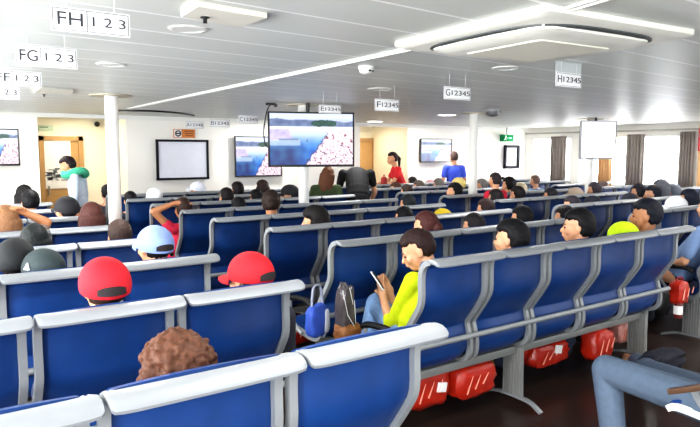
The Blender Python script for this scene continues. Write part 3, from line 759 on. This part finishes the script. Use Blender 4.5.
def shirt_mesh(J, vox, sleeve=.75, wid=1, loose=.016):
    mb = MB(); up = (J['chest']-J['belly']); xh = J['Rsh']-J['Lsh']; Fm = frame_of(up, xh); e = loose
    mb.ell(J['chest'], (.14*wid+e, .095+e, .155+e), Fm); mb.ell(J['belly'], (.125*wid+e, .095+e, .15), Fm)
    mb.ell(J['hips']*.75+J['belly']*.25, (.14*wid+e, .11+e, .09), Fm)
    for q in (.25, .5, .75): mb.ell(J['belly'].lerp(J['chest'], q), (.135*wid+e, .098+e, .12), Fm); mb.ell(J['hips'].lerp(J['belly'], q), (.135*wid+e, .105+e, .1), Fm)
    mb.caps(J['neck']-V((0, 0, .012)), J['chest'], .058, .09)
    for s in 'LR':
        mb.caps(J['neck']-V((0, 0, .035)), J[s+'sh'], .046, .052+e*.5)
        if sleeve <= 1:
            mb.caps(J[s+'sh'], J[s+'sh'].lerp(J[s+'el'], sleeve), .05+e*.6, .045+e*.6)
        else:
            mb.caps(J[s+'sh'], J[s+'el'], .05+e*.6, .044+e*.5); mb.caps(J[s+'el'], J[s+'el'].lerp(J[s+'wr'], sleeve-1), .044+e*.5, .036+e*.4)
    return remesh(mb, vox, 9, 'shirt')
def trouser_mesh(J, vox, e=.014, length=1.0):
    mb = MB(); up = (J['chest']-J['belly']); xh = J['Rsh']-J['Lsh']; Fm = frame_of(up, xh)
    mb.ell(J['hips'], (.145+e*.8, .112+e*.6, .115), Fm)
    for s in 'LR':
        mb.caps(J['hips'].lerp(J[s+'hp'], .8), J[s+'kn'], .083+e*.6, .06+e); mb.caps(J[s+'kn'], J[s+'kn'].lerp(J[s+'an'], length), .06+e, .045+e)
    return remesh(mb, vox, 5, 'trousers')
_hair = {}
def hair_mesh(style):
    if style in _hair: return _hair[style]
    mb = MB(); nu, nv = 40, 26
    sx, sy, sz = .086, .108, .103
    if style in ('frizzy',): sx, sy, sz = .112, .125, .122
    vs = []; rnd = random.Random(3)
    def rad(d):
        y, z = d.y+.06*noise.noise(d*9), d.z+.13*noise.noise(d*8+V((3, 1, 2)))
        out = 1.0
        if style in ('long', 'bob', 'frizzy'):
            face = max(0, min(1, (y-.15)*5))*max(0, min(1, (.42-z)*4))
        else:
            face = max(0, min(1, (y+.05)*4))*max(0, min(1, (.45-z)*4))       # face and ears
            low = max(0, min(1, (-.80-z)*5)); face = max(face, low)
            ear = max(0, min(1, (y+.22)*5))*max(0, min(1, (-.05-z)*5)); face = max(face, ear)
        nn = noise.noise(d*4)*.04+noise.noise(V((d.x*14, d.y*14, d.z*4)))*.035
        if style == 'frizzy': nn = noise.noise(d*5)*.09+noise.noise(d*16)*.09
        return (out+nn)*(1-face)+.72*face
    dirs = [V((0, 0, -1))]
    for i in range(1, nv):
        th = -pi/2+pi*i/nv
        for j in range(nu): ph = 2*pi*j/nu; dirs.append(V(((cos(th)**(.6 if th < 0 else 1))*cos(ph), (cos(th)**(.6 if th < 0 else 1))*sin(ph), sin(th))))
    dirs.append(V((0, 0, 1)))
    zo = .026
    vs = [V((d.x*sx, d.y*sy, d.z*sz))*rad(d)+V((0, -.014, zo)) for d in dirs]
    fs = [[0, 1+(j+1) % nu, 1+j] for j in range(nu)]
    for i in range(nv-2):
        for j in range(nu): fs.append([1+i*nu+j, 1+i*nu+(j+1) % nu, 1+(i+1)*nu+(j+1) % nu, 1+(i+1)*nu+j])
    L = len(vs)-1; o = 1+(nv-2)*nu; fs += [[o+j, o+(j+1) % nu, L] for j in range(nu)]
    mb.add(vs, fs)
    if style == 'bun':
        mb.ell((0, -.06, .125), (.05, .05, .042)); mb.ell((.02, -.085, .115), (.03, .03, .03))
    if style == 'lowbun': mb.ell((0, -.125, .0), (.042, .038, .045))
    if style == 'pony':
        mb.caps((0, -.105, .04), (0, -.145, -.02), .026, .034); mb.caps((0, -.145, -.02), (.0, -.13, -.2), .034, .014)
    if style in ('long', 'bob', 'frizzy'):
        n = 25; Lz = {'long': -.20, 'bob': -.12, 'frizzy': -.13}[style]
        for i in range(n):
            a = pi+ (i/(n-1))*pi; x, y = cos(a)*sx*.93, sin(a)*sy*.80-.018
            mb.caps((x, y, .0), (x*1.08+rnd.uniform(-.008, .008), y*1.02, Lz+rnd.uniform(-.03, .03)), .026, .016, 8)
    me = remesh(mb, .007, 3, 'hair') if style in ('long', 'bob', 'frizzy') else mb.mesh('hair')
    if style == 'frizzy':
        for v in me.vertices: v.co += v.normal*(.012*noise.noise(v.co*60)+.012*noise.noise(v.co*28))
    _hair[style] = me; return me
_cap = {}
def cap_meshes(kind='ball'):
    if kind in _cap: return _cap[kind]
    mb = MB(); nu, nv = 36, 14; sx, sy, sz = .098, .121, .106
    vs = []
    for i in range(nv+1):
        th = radians(-15)+ (pi/2-radians(-15))*i/nv
        for j in range(nu):
            ph = 2*pi*j/nu; r = 1+.012*abs(sin(3*ph))*cos(th)
            vs.append(V((sx*r*cos(th)*cos(ph), sy*r*cos(th)*sin(ph), sz*sin(th)))+V((0, -.012, .022)))
    fs = [[i*nu+j, i*nu+(j+1) % nu, (i+1)*nu+(j+1) % nu, (i+1)*nu+j] for i in range(nv) for j in range(nu)]
    mb.add(vs, fs); mb.ell((0, -.012, .122), (.01, .01, .005), None, 10, 6)
    crown = mb.mesh('cap')
    b = MB(); vs = []; n = 20
    for k, (off, dz) in enumerate(((-.012, 0), (.03, -.004), (.062, -.012), (.072, -.016))):
        for i in range(n+1):
            a = radians(90-56+112*i/n); e = off*(sin((i/n)*pi)**.45)
            x, y = (sx)*cos(a), (sy)*sin(a)-.012
            vs.append(V((x*(1+e*1.4), y+e, .002+dz-.02*(cos(a)**2))))
    m = n+1; top = len(vs)
    vs += [v-V((0, 0, .004)) for v in vs]
    fs = [[k*m+i, k*m+i+1, (k+1)*m+i+1, (k+1)*m+i] for k in range(3) for i in range(n)]
    fs += [[top+q for q in f[::-1]] for f in fs]
    fs += [[3*m+i, 3*m+i+1, top+3*m+i+1, top+3*m+i] for i in range(n)]
    brim = b.add(vs, fs).mesh('brim')
    s = MB(); pts = []
    for i in range(13):
        a = radians(270-32+64*i/12); pts.append(a)
    def on(a, z): q = sqrt(1-((z-.022)/sz)**2)*1.045; return V((sx*q*cos(a), sy*q*sin(a)-.012, z))
    vs = [on(a, .010) for a in pts]+[on(a, .012+.036*max(.1, sin(pi*i/12))**.22) for i, a in enumerate(pts)]
    fs = [[i, i+1, 13+i+1, 13+i] for i in range(12)]
    op = s.add(vs, fs).mesh('strap_opening')
    _cap[kind] = (crown, brim, op); return _cap[kind]
def cap_on(parent, c, R, m, brim_m=None, opening=False, turn=0, scale=1, label=None):
    crown, brim, op = cap_meshes()
    o = link('cap', crown, m, parent); Q = R @ Matrix.Rotation(radians(turn), 3, 'Z') @ Matrix.Rotation(radians(8), 3, 'X')
    o.matrix_local = Matrix.Translation(c) @ Q.to_4x4() @ Matrix.Scale(scale, 4)
    link('brim', brim, brim_m or m, o)
    if opening: link('strap_opening', op, mat('hair_gap', rgb(36, 26, 28), .7), o)
    if label: o['label'] = label
    return o
def face_parts(parent, c, R):
    M4 = Matrix.Translation(c) @ R.to_4x4()
    for s in (-1, 1):
        e = MB().ell((s*.031, .081, -.004), (.0125, .006, .0062), None, 12, 8).obj('eye', mat('eye_dark', rgb(40, 28, 26), .2), parent); e.matrix_local = M4
        b = MB().caps((s*.017, .09, .020), (s*.046, .079, .020), .0036, .0026, 8).obj('eyebrow', mat('brow_dark', rgb(38, 28, 26), .6), parent); b.matrix_local = M4
    l = MB().caps((-.016, .0985, -.062), (.016, .0985, -.062), .0028, .0028, 8).obj('lips', mat('lip_pink', rgb(170, 88, 80), .5), parent); l.matrix_local = M4
_tmpl = {}
def person(label, loc, J=None, key=None, hyaw=0, hpitch=0, hroll=0, rz=0, scale=1, hair='short', hcol=(26, 22, 24), shirt=(60, 66, 80), trousers=(50, 60, 84),
           sleeve=.75, skin=None, cap=None, vox=.012, face=False, group=None, curl=.5, palm=None, wid=1, hscale=1, tlen=1.0, e=.014):
    if J is None: J = pose(SEAT); key = 'seat'
    if key is None: key = label
    R = headrot(hyaw, hpitch, hroll)
    bk = (key, hyaw, hpitch, hroll); 
    if bk not in _tmpl: _tmpl[bk] = body_mesh(J, R, vox, curl, palm, wid)
    sk = (key, 'shirt', sleeve, wid); tk = (key, 'tr', tlen, e)
    if sk not in _tmpl: _tmpl[sk] = shirt_mesh(J, vox, sleeve, wid)
    if tk not in _tmpl: _tmpl[tk] = trouser_mesh(J, vox, e, tlen)
    o = link('person', _tmpl[bk], skin or SKIN); o.location = loc; o.rotation_euler = (0, 0, radians(rz)); o.scale = (scale,)*3
    tag(o, label, 'person', group)
    link('shirt', _tmpl[sk], cloth(*shirt), o); link('trousers', _tmpl[tk], cloth(*trousers), o)
    if hair:
        h = link('hair', hair_mesh(hair), hairm(*hcol), o); h.matrix_local = Matrix.Translation(J['head']) @ R.to_4x4() @ Matrix.Scale(hscale*(.93 if cap else 1), 4)
    if cap:
        cap_on(o, J['head'], R, cloth(*cap[0]), cloth(*cap[1]) if len(cap) > 1 and cap[1] else None, cap[2] if len(cap) > 2 else False, cap[3] if len(cap) > 3 else 0, hscale)
    if face: face_parts(o, J['head'], R)
    return o
def seated(px, py, blk, row, label, dy=.13, **k):
    Y = (lrow(row) if blk == 'L' else crow(row))+dy
    p = ony(px, py, Y); s = max(.78, min(1.08, p.z/1.19)); s = k.pop('s', None) or s
    p.z -= .055*s if k.get('cap') else .02*s
    hd = V((0, .02, 1.18))
    return person(label, (p.x, p.y-.02*s, p.z-1.18*s), scale=s, **k)
DK, BR, BK = (24, 20, 22), (58, 40, 34), (16, 15, 18)

# --- near passengers with their own poses
seated(104, 274, 'L', 1, 'person in a red cap with open strap gap, seated left, seen from behind', hyaw=-2, hair='short', hcol=(60, 40, 32), shirt=(36, 44, 76), cap=((186, 14, 34), None, True, 0), hscale=.99, s=1.0)
seated(249, 266, 'L', 1, 'person in a red cap turned left, at the aisle end of the bench', hyaw=14, hpitch=6, hair='short', hcol=(40, 28, 26), shirt=(40, 40, 52), cap=((188, 14, 30), None, True, 6), hscale=.97, s=.98)
seated(176, 372, 'L', 0, 'person with frizzy reddish brown hair seated nearest the camera', hair='frizzy', hcol=(84, 52, 36), shirt=(70, 60, 60), hscale=1.02, dy=.16, s=.95)
lc = seated(42, 262, 'L', 2, 'person in a dark green cap with a white mark on its side', hyaw=30, hpitch=10, hair='short', cap=((44, 56, 58), None, False, 0), shirt=(44, 48, 60), dy=.11)
mk = MB().add([(-.093, .02, .03), (-.099, -.03, .03), (-.092, -.012, .066), (-.098, .02, .03), (-.104, -.03, .03), (-.097, -.012, .066)], [(0, 1, 2), (5, 4, 3), (0, 3, 4, 1), (1, 4, 5, 2), (2, 5, 3, 0)]).obj('cap_mark', PAPER, [c for c in lc.children if c.name.startswith('cap')][0], smooth=False)
seated(15, 251, 'L', 2, 'person in a plain black cap at the left edge, beside the dark green cap', hyaw=-15, hair='short', cap=((28, 30, 32), None, False, 0), shirt=(30, 32, 40), dy=.27)
seated(34, 239, 'L', 3, 'person with thick black hair behind the two dark caps', hair='bob', hcol=(26, 30, 30), shirt=(46, 54, 62))
seated(154, 237, 'L', 2, 'person in a pale blue cap with a strap gap, seen from behind', hyaw=10, hair='short', cap=((132, 154, 204), None, True, 0), shirt=(130, 150, 190), hscale=.96)
seated(119, 234, 'L', 3, 'person with dark brown hair directly in front of the near white pillar', hair='short', hcol=(58, 42, 36), shirt=(60, 60, 70))
seated(66, 204, 'L', 5, 'person in a black cap with a bare pale neck, left block', hyaw=20, hair='short', cap=((34, 34, 38), None, False, 0), shirt=(210, 190, 176))
seated(91, 215, 'L', 4, 'person with reddish dark hair to the right of the black cap', hair='bob', hcol=(72, 40, 34), shirt=(60, 50, 54))
seated(24, 194, 'L', 7, 'dark-haired person in the row closest to the wooden door', hair='bob', hcol=DK, shirt=(70, 74, 90))
seated(30, 200, 'L', 6, 'dark-haired person just in front of the front-row head, left block', hair='short', hcol=BK, shirt=(60, 66, 80))
Ja = pose(SEAT, Lel=(-.26, .02, 1.20), Lwr=(-.06, .0, 1.27), Lha=(.01, -.02, 1.28), Rel=(.27, .0, 1.16), Rwr=(.09, -.02, 1.26), Rha=(.02, -.03, 1.27))
seated(6, 219, 'L', 4, 'person with light brown hair and raised arms at the left edge', J=Ja, key='armsup', hair='bob', hcol=(128, 92, 64), shirt=(120, 100, 90), skin=SKIN2)
Jb = pose(SEAT, head=(-.05, .02, 1.18), neck=(-.02, 0, 1.03), Lel=(-.36, .02, 1.17), Lwr=(-.15, -.02, 1.25), Lha=(-.07, -.04, 1.25))
seated(187, 207, 'C', 4, 'person in a red top with one arm raised to the head', J=Jb, key='armup', hair='short', hcol=BR, shirt=(206, 40, 72), skin=SKIN2, sleeve=.3)
seated(107, 192, 'C', 7, 'person half hidden to the left of the near white pillar', hair='short', hcol=DK, shirt=(70, 66, 74))
seated(130, 199, 'C', 6, 'dark-haired person just right of the near white pillar', hair='short', hcol=DK, shirt=(60, 64, 76))
seated(154, 193, 'C', 6, 'person in a bright white cap under the whiteboard left corner', hair=None, cap=((246, 246, 248), None, False, 0), shirt=(230, 232, 238))
seated(197, 186, 'C', 7, 'person in a white cap facing left below the whiteboard right corner', hyaw=35, hair='short', hcol=DK, cap=((222, 226, 236), None, False, 0), shirt=(60, 60, 70))
seated(237, 189, 'C', 6, 'dark-haired person below the left part of the lake wall screen', hair='short', hcol=DK, shirt=(50, 54, 66))
seated(262, 187, 'C', 6, 'dark-haired person below the right part of the lake wall screen', hair='bob', hcol=(48, 36, 34), shirt=(66, 60, 64))
seated(289, 190, 'C', 5, 'person in a black cap with its brim pointing left under the large screen', hyaw=60, hair='short', cap=((28, 28, 32), None, False, 0), shirt=(34, 34, 40))
seated(271, 201, 'C', 3, 'person in black with dark hair and a tan ear showing', hyaw=-30, hair='lowbun', hcol=(44, 32, 26), shirt=(22, 22, 26), skin=SKIN2)
seated(226, 196, 'C', 5, 'low dark head in the sixth row, left of two', hair='short', hcol=DK, shirt=(50, 56, 66))
seated(256, 197, 'C', 5, 'low dark head in the sixth row, right of two', hair='short', hcol=BK, shirt=(44, 48, 58))
seated(238, 206, 'C', 4, 'person with black hair in the fifth row, left of the person in black', hair='bob', hcol=BK, shirt=(40, 48, 66))
seated(314, 219, 'C', 2, 'person with long dark hair leaning left in front of the central pillar', hyaw=50, hroll=-14, hair='bob', hcol=(26, 22, 22), shirt=(60, 60, 70), hscale=1.15)
seated(442, 215, 'C', 2, 'person in a yellow cap, only its crown showing', hair='short', cap=((226, 196, 40), None, False, 0), shirt=(70, 74, 84))
o = seated(425, 224, 'C', 1, 'person with reddish brown hair in a bun with hair clips', hyaw=10, hair='lowbun', hcol=(74, 40, 36), shirt=(90, 60, 60))
seated(407, 203, 'C', 3, 'low dark head in the fourth row left of the yellow cap', hair='short', hcol=(30, 36, 38), shirt=(50, 56, 60))
seated(403, 217, 'C', 2, 'dark head low in the third row, left of the hair bun', hair='short', hcol=BK, shirt=(44, 46, 54))
seated(485, 208, 'C', 2, 'person with dark brown hair to the right of the third white pillar', hair='short', hcol=(52, 38, 36), shirt=(52, 62, 90))
seated(521, 217, 'C', 1, 'person with black hair ahead and right of the boy with a pale collar', hair='short', hcol=BK, shirt=(60, 66, 90))
seated(473, 225, 'C', 1, 'dark head sunk low behind the second bench back', hair='short', hcol=(40, 36, 38), shirt=(50, 56, 70))
seated(510, 236, 'C', 0, 'black-haired boy with a pale collar showing the left side of his face', hyaw=22, hair='short', hcol=BK, shirt=(222, 226, 236), face=True, vox=.009, key=None, J=pose(SEAT), hscale=1.08)
seated(564, 216, 'C', 1, 'dark-haired person directly ahead of the boy in grey', hair='short', hcol=DK, shirt=(70, 80, 100))
seated(577, 224, 'C', 0, 'boy in grey with black hair, face turned left in profile', hyaw=36, hair='short', hcol=BK, shirt=(126, 134, 150), face=True, vox=.009, J=pose(SEAT), hscale=1.06)
seated(622, 231, 'C', 0, 'person in a neon yellow-green cap between two boys', hyaw=58, hpitch=8, hair='short', cap=((204, 238, 20), None, True, 0), shirt=(60, 80, 130), hscale=1.05)
seated(645, 213, 'C', 0, 'boy with short black hair and tan cheek right of the neon cap', hyaw=34, hair='short', hcol=(22, 24, 34), shirt=(64, 84, 140), skin=SKIN2, face=True, vox=.009, J=pose(SEAT), hscale=1.06)
seated(675, 202, 'B', 1, 'person in a white cap in the right-edge row', hyaw=25, hair='short', cap=((240, 242, 246), None, False, 20), shirt=(150, 170, 205))
seated(688, 198, 'B', 1, 'person with thick black hair at the right edge next to the white cap', hair='bob', hcol=(34, 38, 52), shirt=(60, 70, 100))

# --- far passengers
far = [
 (495, 197, 'B', 3, 'dark-haired person below the person in a red shirt, right block', DK, (60, 70, 96), None),
 (517, 194, 'B', 3, 'dark-haired person below the pale-haired passenger, right block', DK, (56, 66, 92), None),
 (502, 180, 'D', 7, 'tiny dark head just right of the red shirt', DK, (80, 84, 96), None),
 (508.5, 184, 'B', 4, 'small dark head right of the red-shirted person', DK, (150, 60, 74), None),
 (520, 189, 'B', 4, 'person with pale blond hair near the right block centre', (214, 200, 170), (190, 196, 210), None),
 (481, 185, 'B', 5, 'grey-haired person just right of the third white pillar', (130, 126, 124), (150, 156, 170), None),
 (550, 195, 'B', 3, 'dark head low under the leftmost curtain', (40, 40, 46), (110, 130, 170), None),
 (575, 192, 'B', 3, 'person in a beige cap left of the fourth pillar', DK, (150, 150, 160), (190, 172, 150)),
 (571, 204, 'B', 2, 'dark head behind the boy in grey, second right-block row', (48, 44, 50), (90, 110, 150), None),
 (592, 201, 'B', 2, 'person in a black cap under the fourth white pillar', BK, (70, 90, 140), (34, 36, 48)),
 (594, 189, 'B', 3, 'slim dark head touching the fourth white pillar', (70, 64, 70), (140, 150, 180), None),
 (602, 187, 'D', 4, 'small brown head right of the fourth white pillar', (110, 90, 84), (180, 180, 190), None),
 (629, 198, 'B', 2, 'low dark cap right of the fourth pillar', BK, (100, 120, 170), (50, 52, 64)),
 (638, 191, 'B', 2, 'dark-haired person ahead of the third boy, left of two', (44, 44, 52), (120, 136, 170), None),
 (652, 193, 'B', 2, 'dark-haired person ahead of the third boy, right of two', (40, 42, 52), (110, 130, 170), None),
 (672, 191, 'B', 2, 'grey-haired person behind the white cap at right', (120, 124, 134), (170, 180, 200), None),
 (660, 187, 'B', 2, 'small greyish head under the furthest right curtain', (110, 110, 118), (190, 196, 206), None),
 (395, 188, 'B', 6, 'brown-haired head under the woman in red', (84, 56, 46), (90, 60, 60), None),
 (406, 191, 'B', 5, 'wide dark brown head to the right of the woman in red', (60, 46, 40), (70, 64, 66), None),
 (412, 182, 'B', 7, 'small dark head in the foremost row left of the small screen', (56, 50, 50), (90, 80, 84), None),
 (418, 186, 'B', 6, 'grey-brown head below the small screen left edge', (108, 96, 90), (110, 110, 116), None),
 (430, 183, 'B', 7, 'person in a pinkish hat below the small screen', (120, 80, 80), (200, 150, 150), (226, 170, 174)),
 (438, 184, 'B', 6, 'grey-haired person to the left of the blue shirt', (124, 118, 112), (120, 124, 130), None),
 (454, 190, 'B', 4, 'person with black hair right below the blue shirt', BK, (44, 46, 56), None),
 (458, 182, 'B', 5, 'person in a cream cap in front of the blue shirt', DK, (90, 90, 80), (226, 208, 130)),
 (464, 189, 'B', 6, 'dark head left of the third white pillar', BK, (40, 42, 50), None),
]
for i, (px, py, blk, row, lab, hc, sc, cp) in enumerate(far):
    d = .13
    if px == 638: d = .42
    if lab.startswith('low dark cap'): d = .2
    seated(px, py, blk, row, lab, dy=d, hyaw=(0, 0, 30)[i % 3], hair='short' if i % 4 else 'bob', hcol=hc, shirt=sc, cap=(cp, None, False, 0) if cp else None,
           s=.62 if 'tiny' in lab else None) if 'tiny' in lab else seated(px, py, blk, row, lab, dy=d, hyaw=(0, 0, 30)[i % 3], hair='short' if i % 4 else 'bob', hcol=hc, shirt=sc, cap=(cp, None, False, 0) if cp else None)

# --- girl in yellow with a phone
hd = ony(417, 250, 2.82); ox, oy = hd.x, 2.80
W2 = lambda p: V((p.x-ox, p.y-oy, p.z))
el, wr, hnd, kn = ony(392, 327, 2.98), ony(384, 302, 3.10), ony(382, 291, 3.13), ony(375, 303, 3.30)
Jg = pose(SEAT, head=W2(hd), neck=(.04, -.05, hd.z-.15), chest=(.07, -.05, .80), belly=(.02, -.01, .66), hips=(.02, .02, .53),
          Lsh=(-.07, -.03, .90), Rsh=(.21, -.06, .89), Lel=W2(el), Lwr=W2(wr), Lha=W2(hnd), Rel=(.2, .16, .66), Rwr=W2(wr)+V((.10, .03, -.02)), Rha=W2(hnd)+V((.07, .03, -.01)),
          Lhp=(-.07, .05, .53), Rhp=(.11, .05, .53), Lkn=W2(kn)+V((0, -.02, .0)), Rkn=(.16, .47, .53), Lan=(-.08, .5, .1), Ran=(.14, .47, .09), Lto=(-.1, .66, .04), Rto=(.14, .62, .04))
girl = person('girl in a bright yellow top looking down at a phone at the bench end', (ox, oy, 0), J=Jg, key='girl', hyaw=52, hpitch=26, hair='short', hcol=(44, 28, 26), shirt=(214, 232, 10), trousers=(126, 158, 198),
              sleeve=1.32, skin=SKIN, vox=.0065, face=True, curl=.75, palm={'L': V((.5, .3, .6)), 'R': V((-.6, -.3, .5))}, tlen=1.0)
ph = thing('phone', 'white-edged dark phone held by the girl in yellow', 'phone', tuple(ony(378, 281, 3.14)), 0)
phr = Euler((radians(-38), radians(14), radians(38))); ph.rotation_euler = phr
MB().box((0, 0, 0), (.072, .009, .145), bev=.004).obj('case', mat('white_case', rgb(226, 228, 234), .3), ph)
MB().box((0, -.0052, 0), (.064, .001, .128)).obj('screen', BLACK, ph)
MB().box((0, .0052, 0), (.066, .001, .137)).obj('back_glass', mat('phone_back', rgb(30, 32, 42), .15), ph)

# --- denim legs at bottom right
ox, oy = 3.14, 1.30
k1 = ony(607, 366, 1.97); k2 = ony(652, 374, 1.95)
Jd = pose(SEAT, hips=(.03, -.03, .50), belly=(0, -.06, .66), chest=(0, -.1, .87), neck=(0, -.11, 1.03), head=(0, -.09, 1.18),
          Lsh=(-.175, -.1, .97), Rsh=(.175, -.1, .97), Lel=(-.24, -.22, .75), Lwr=(-.18, -.2, .55), Lha=(-.17, -.27, .52), Rel=(.34, -.16, .72), Rwr=(.34, .05, .60), Rha=(.33, .12, .60),
          Lhp=ony(735, 418, 1.25)-V((ox, oy, 0)), Rhp=(.16, .0, .42), Lkn=k1-V((ox, oy, .02)), Rkn=k2-V((ox, oy, 0)), Lan=(.0, .585, .06), Ran=onz(637, 362, .11)-V((ox, oy, 0)), Lto=(-.02, .74, .03), Rto=onz(626, 357, .05)-V((ox, oy, 0)))
person('person in faded blue jeans at the bottom right, only the bent legs in view', (ox, oy, 0), J=Jd, key='denim', shirt=(52, 60, 80), trousers=(92, 108, 128), e=.022, vox=.009, hair='short')
jk = thing('jacket', 'dark navy jacket lying behind the denim knee at bottom right', 'jacket', tuple(ony(680, 357, 2.0)+V((0, .12, -.06))))
MB().add(*crumple((0, 0, 0), (.42, .16, .13), 44, .2, 6)).obj('folded_cloth', cloth(26, 28, 44), jk)

# --- standing people
def standing(px, pytop, Y, label, total=1.65, **k):
    p = ony(px, pytop, Y); s = k.pop('s', p.z/1.66)
    k.setdefault('J', pose(STAND))
    return person(label, (p.x, Y, 0), scale=s, **k)
Js = pose(STAND, neck=(0, .06, 1.38), chest=(0, .02, 1.22), head=(0, .13, 1.50))
g = standing(77, 160, 9.0, 'person in a pale blue shirt with a green neck towel by the wooden door', J=Js, key='towel', rz=62, hyaw=10, hpitch=20, hair='short', hcol=(40, 30, 34), shirt=(206, 222, 240), trousers=(50, 56, 70), sleeve=1.8, s=.98, wid=1.0)
tw = MB().tube(spline([V((.15*cos(a), .03+.13*sin(a), 1.40+.03*sin(2*a))) for a in [2*pi*j/10 for j in range(11)]], 3), .052, 10)
tw.obj('towel', mat('green_towel', rgb(76, 190, 150), .9, bump=.5, scale=40), g)['label'] = 'green neck towel'
standing(326, 167, 6.95, 'woman with long brown hair in an olive shirt, seen from behind', J=pose(STAND, head=(.03, .05, 1.53)), key='olive', rz=-25, hyaw=-15, hpitch=10, hroll=8, hair='long', hcol=(104, 66, 46), shirt=(62, 78, 44), sleeve=.6, trousers=(50, 50, 60), hscale=1.1)
Jk = pose(STAND, hips=(0, -.05, .95), belly=(0, .06, 1.10), chest=(0, .20, 1.23), neck=(0, .36, 1.27), head=(0, .47, 1.18), Lsh=(-.19, .22, 1.28), Rsh=(.19, .22, 1.28), Lel=(-.25, .28, 1.02), Rel=(.25, .28, 1.02), Lwr=(-.19, .40, .82), Rwr=(.19, .42, .82), Lha=(-.17, .43, .75), Rha=(.17, .45, .75))
p = ony(358, 186, 6.75)
person('man in a black T-shirt bending forward with his back to the camera', (p.x, p.y, .08), J=Jk, key='bend', rz=-32, hpitch=60, hair='short', hcol=BK, shirt=(13, 13, 17), trousers=(14, 14, 18), sleeve=.55, wid=1.08, skin=SKIN)
Jr = pose(STAND, hips=(0, -.04, .93), chest=(0, .06, 1.22), belly=(0, .0, 1.06), neck=(0, .1, 1.37), head=(0, .15, 1.52), Lel=(-.24, .16, 1.10), Lwr=(-.2, .36, 1.02), Lha=(-.18, .43, 1.0), Rel=(.22, .18, 1.1), Rwr=(.17, .38, 1.04), Rha=(.15, .45, 1.02), Lsh=(-.17, .06, 1.32), Rsh=(.17, .06, 1.32))
standing(400, 152.5, 9.2, 'woman in a red shirt with a dark ponytail leaning to the left', J=Jr, key='redw', rz=62, hyaw=12, hpitch=5, hair='pony', hcol=(36, 24, 26), shirt=(214, 34, 44), trousers=(190, 40, 44), sleeve=.6, face=True, s=1.0)
standing(495.5, 173.5, crow(4)-.3, 'person in a red shirt with dark hair below the framed notice', key='stand', hair='short', hcol=(48, 40, 42), shirt=(200, 30, 58))
standing(535.5, 175.5, crow(5)-.3, 'person in a blue-grey shirt with light brown hair near the first curtain', key='stand', hair='short', hcol=(120, 96, 88), shirt=(120, 150, 180))
pb = ony(384, 181, 8.7); rb = thing('red_pouch', 'small red pouch held up beside the woman in red', 'bag', tuple(pb))
MB().add(*crumple((0, 0, 0), (.10, .08, .14), 51, .15, 5)).obj('pouch', mat('red_cloth', rgb(176, 52, 48), .7), rb)
MB().tube(spline([(-.02, 0, .06), (.0, 0, .11), (.03, 0, .06)], 4), .008, 6).obj('loop', mat('red_cloth', rgb(176, 52, 48), .7), rb)
standing(454, 153, 9.2, 'person in a blue shirt standing under the small wall screen', J=pose(STAND), key='bluem', rz=-25, hair='short', hcol=(84, 66, 62), shirt=(66, 92, 214), trousers=(60, 70, 110), sleeve=.6, s=.985)
# clothes and small things near the right edge
person('person in pale blue top and dark trousers at the right edge, head out of frame', (5.70, crow(0)+.13, 0), hair='short', shirt=(120, 146, 186), trousers=(24, 26, 36))
# ---------------------------------------------------------------- light
W = bpy.data.worlds.new('world'); bpy.context.scene.world = W; W.use_nodes = True
bg = W.node_tree.nodes['Background']
bg.inputs['Color'].default_value = (.94, .97, 1, 1); bg.inputs['Strength'].default_value = 2.4
def lamp(name, loc, power, size, col=(1, .98, .95), rot=(0, 0, 0), sy=None):
    l = bpy.data.lights.new(name, 'AREA'); l.energy = power; l.color = col; l.size = size; l.shape = 'RECTANGLE' if sy else 'DISK'
    if sy: l.size_y = sy
    o = bpy.data.objects.new(name, l); C.objects.link(o); o.location = loc; o.rotation_euler = rot; return o
for x in (-.8, 1.35, 5.25, 8.7, 11.4):  # added fill lights in a grid under the ceiling, no fixtures of their own
    for y in (-1.0, 1.6, 4.3, 7.0, 9.3):
        if x > 11 and y > 6: lamp('ceiling_fill', (10.6, y-.4, CEIL-.03), 12, .3); continue  # extra added fill to brighten the right wall
        lamp('ceiling_fill', (x, y, CEIL-.03), 17, .3)
for x in (2.4, 8.0):
    lamp('recess_lamp', (x, 10.6, CEIL-.03), 7, .4, (1, .9, .7))
for a, b in openings:
    lamp('window_fill', (RWX+.6, (a+b)/2, 1.5), 260, b-a, (.97, .98, 1), (0, radians(90), 0), 1.0)
for a, b in lopen:  # added fill light outside the unseen left openings
    lamp('window_fill', (LWX-.6, (a+b)/2, 1.5), 160, b-a, (.97, .98, 1), (0, radians(-90), 0), 1.0)
sc = bpy.context.scene
sc.view_settings.view_transform = 'Standard'; sc.view_settings.look = 'None'
for lk in ('Medium High Contrast', 'Standard - Medium High Contrast'):
    try: sc.view_settings.look = lk; break
    except Exception: pass
sc.view_settings.gamma = 1.0; sc.view_settings.exposure = 0.45
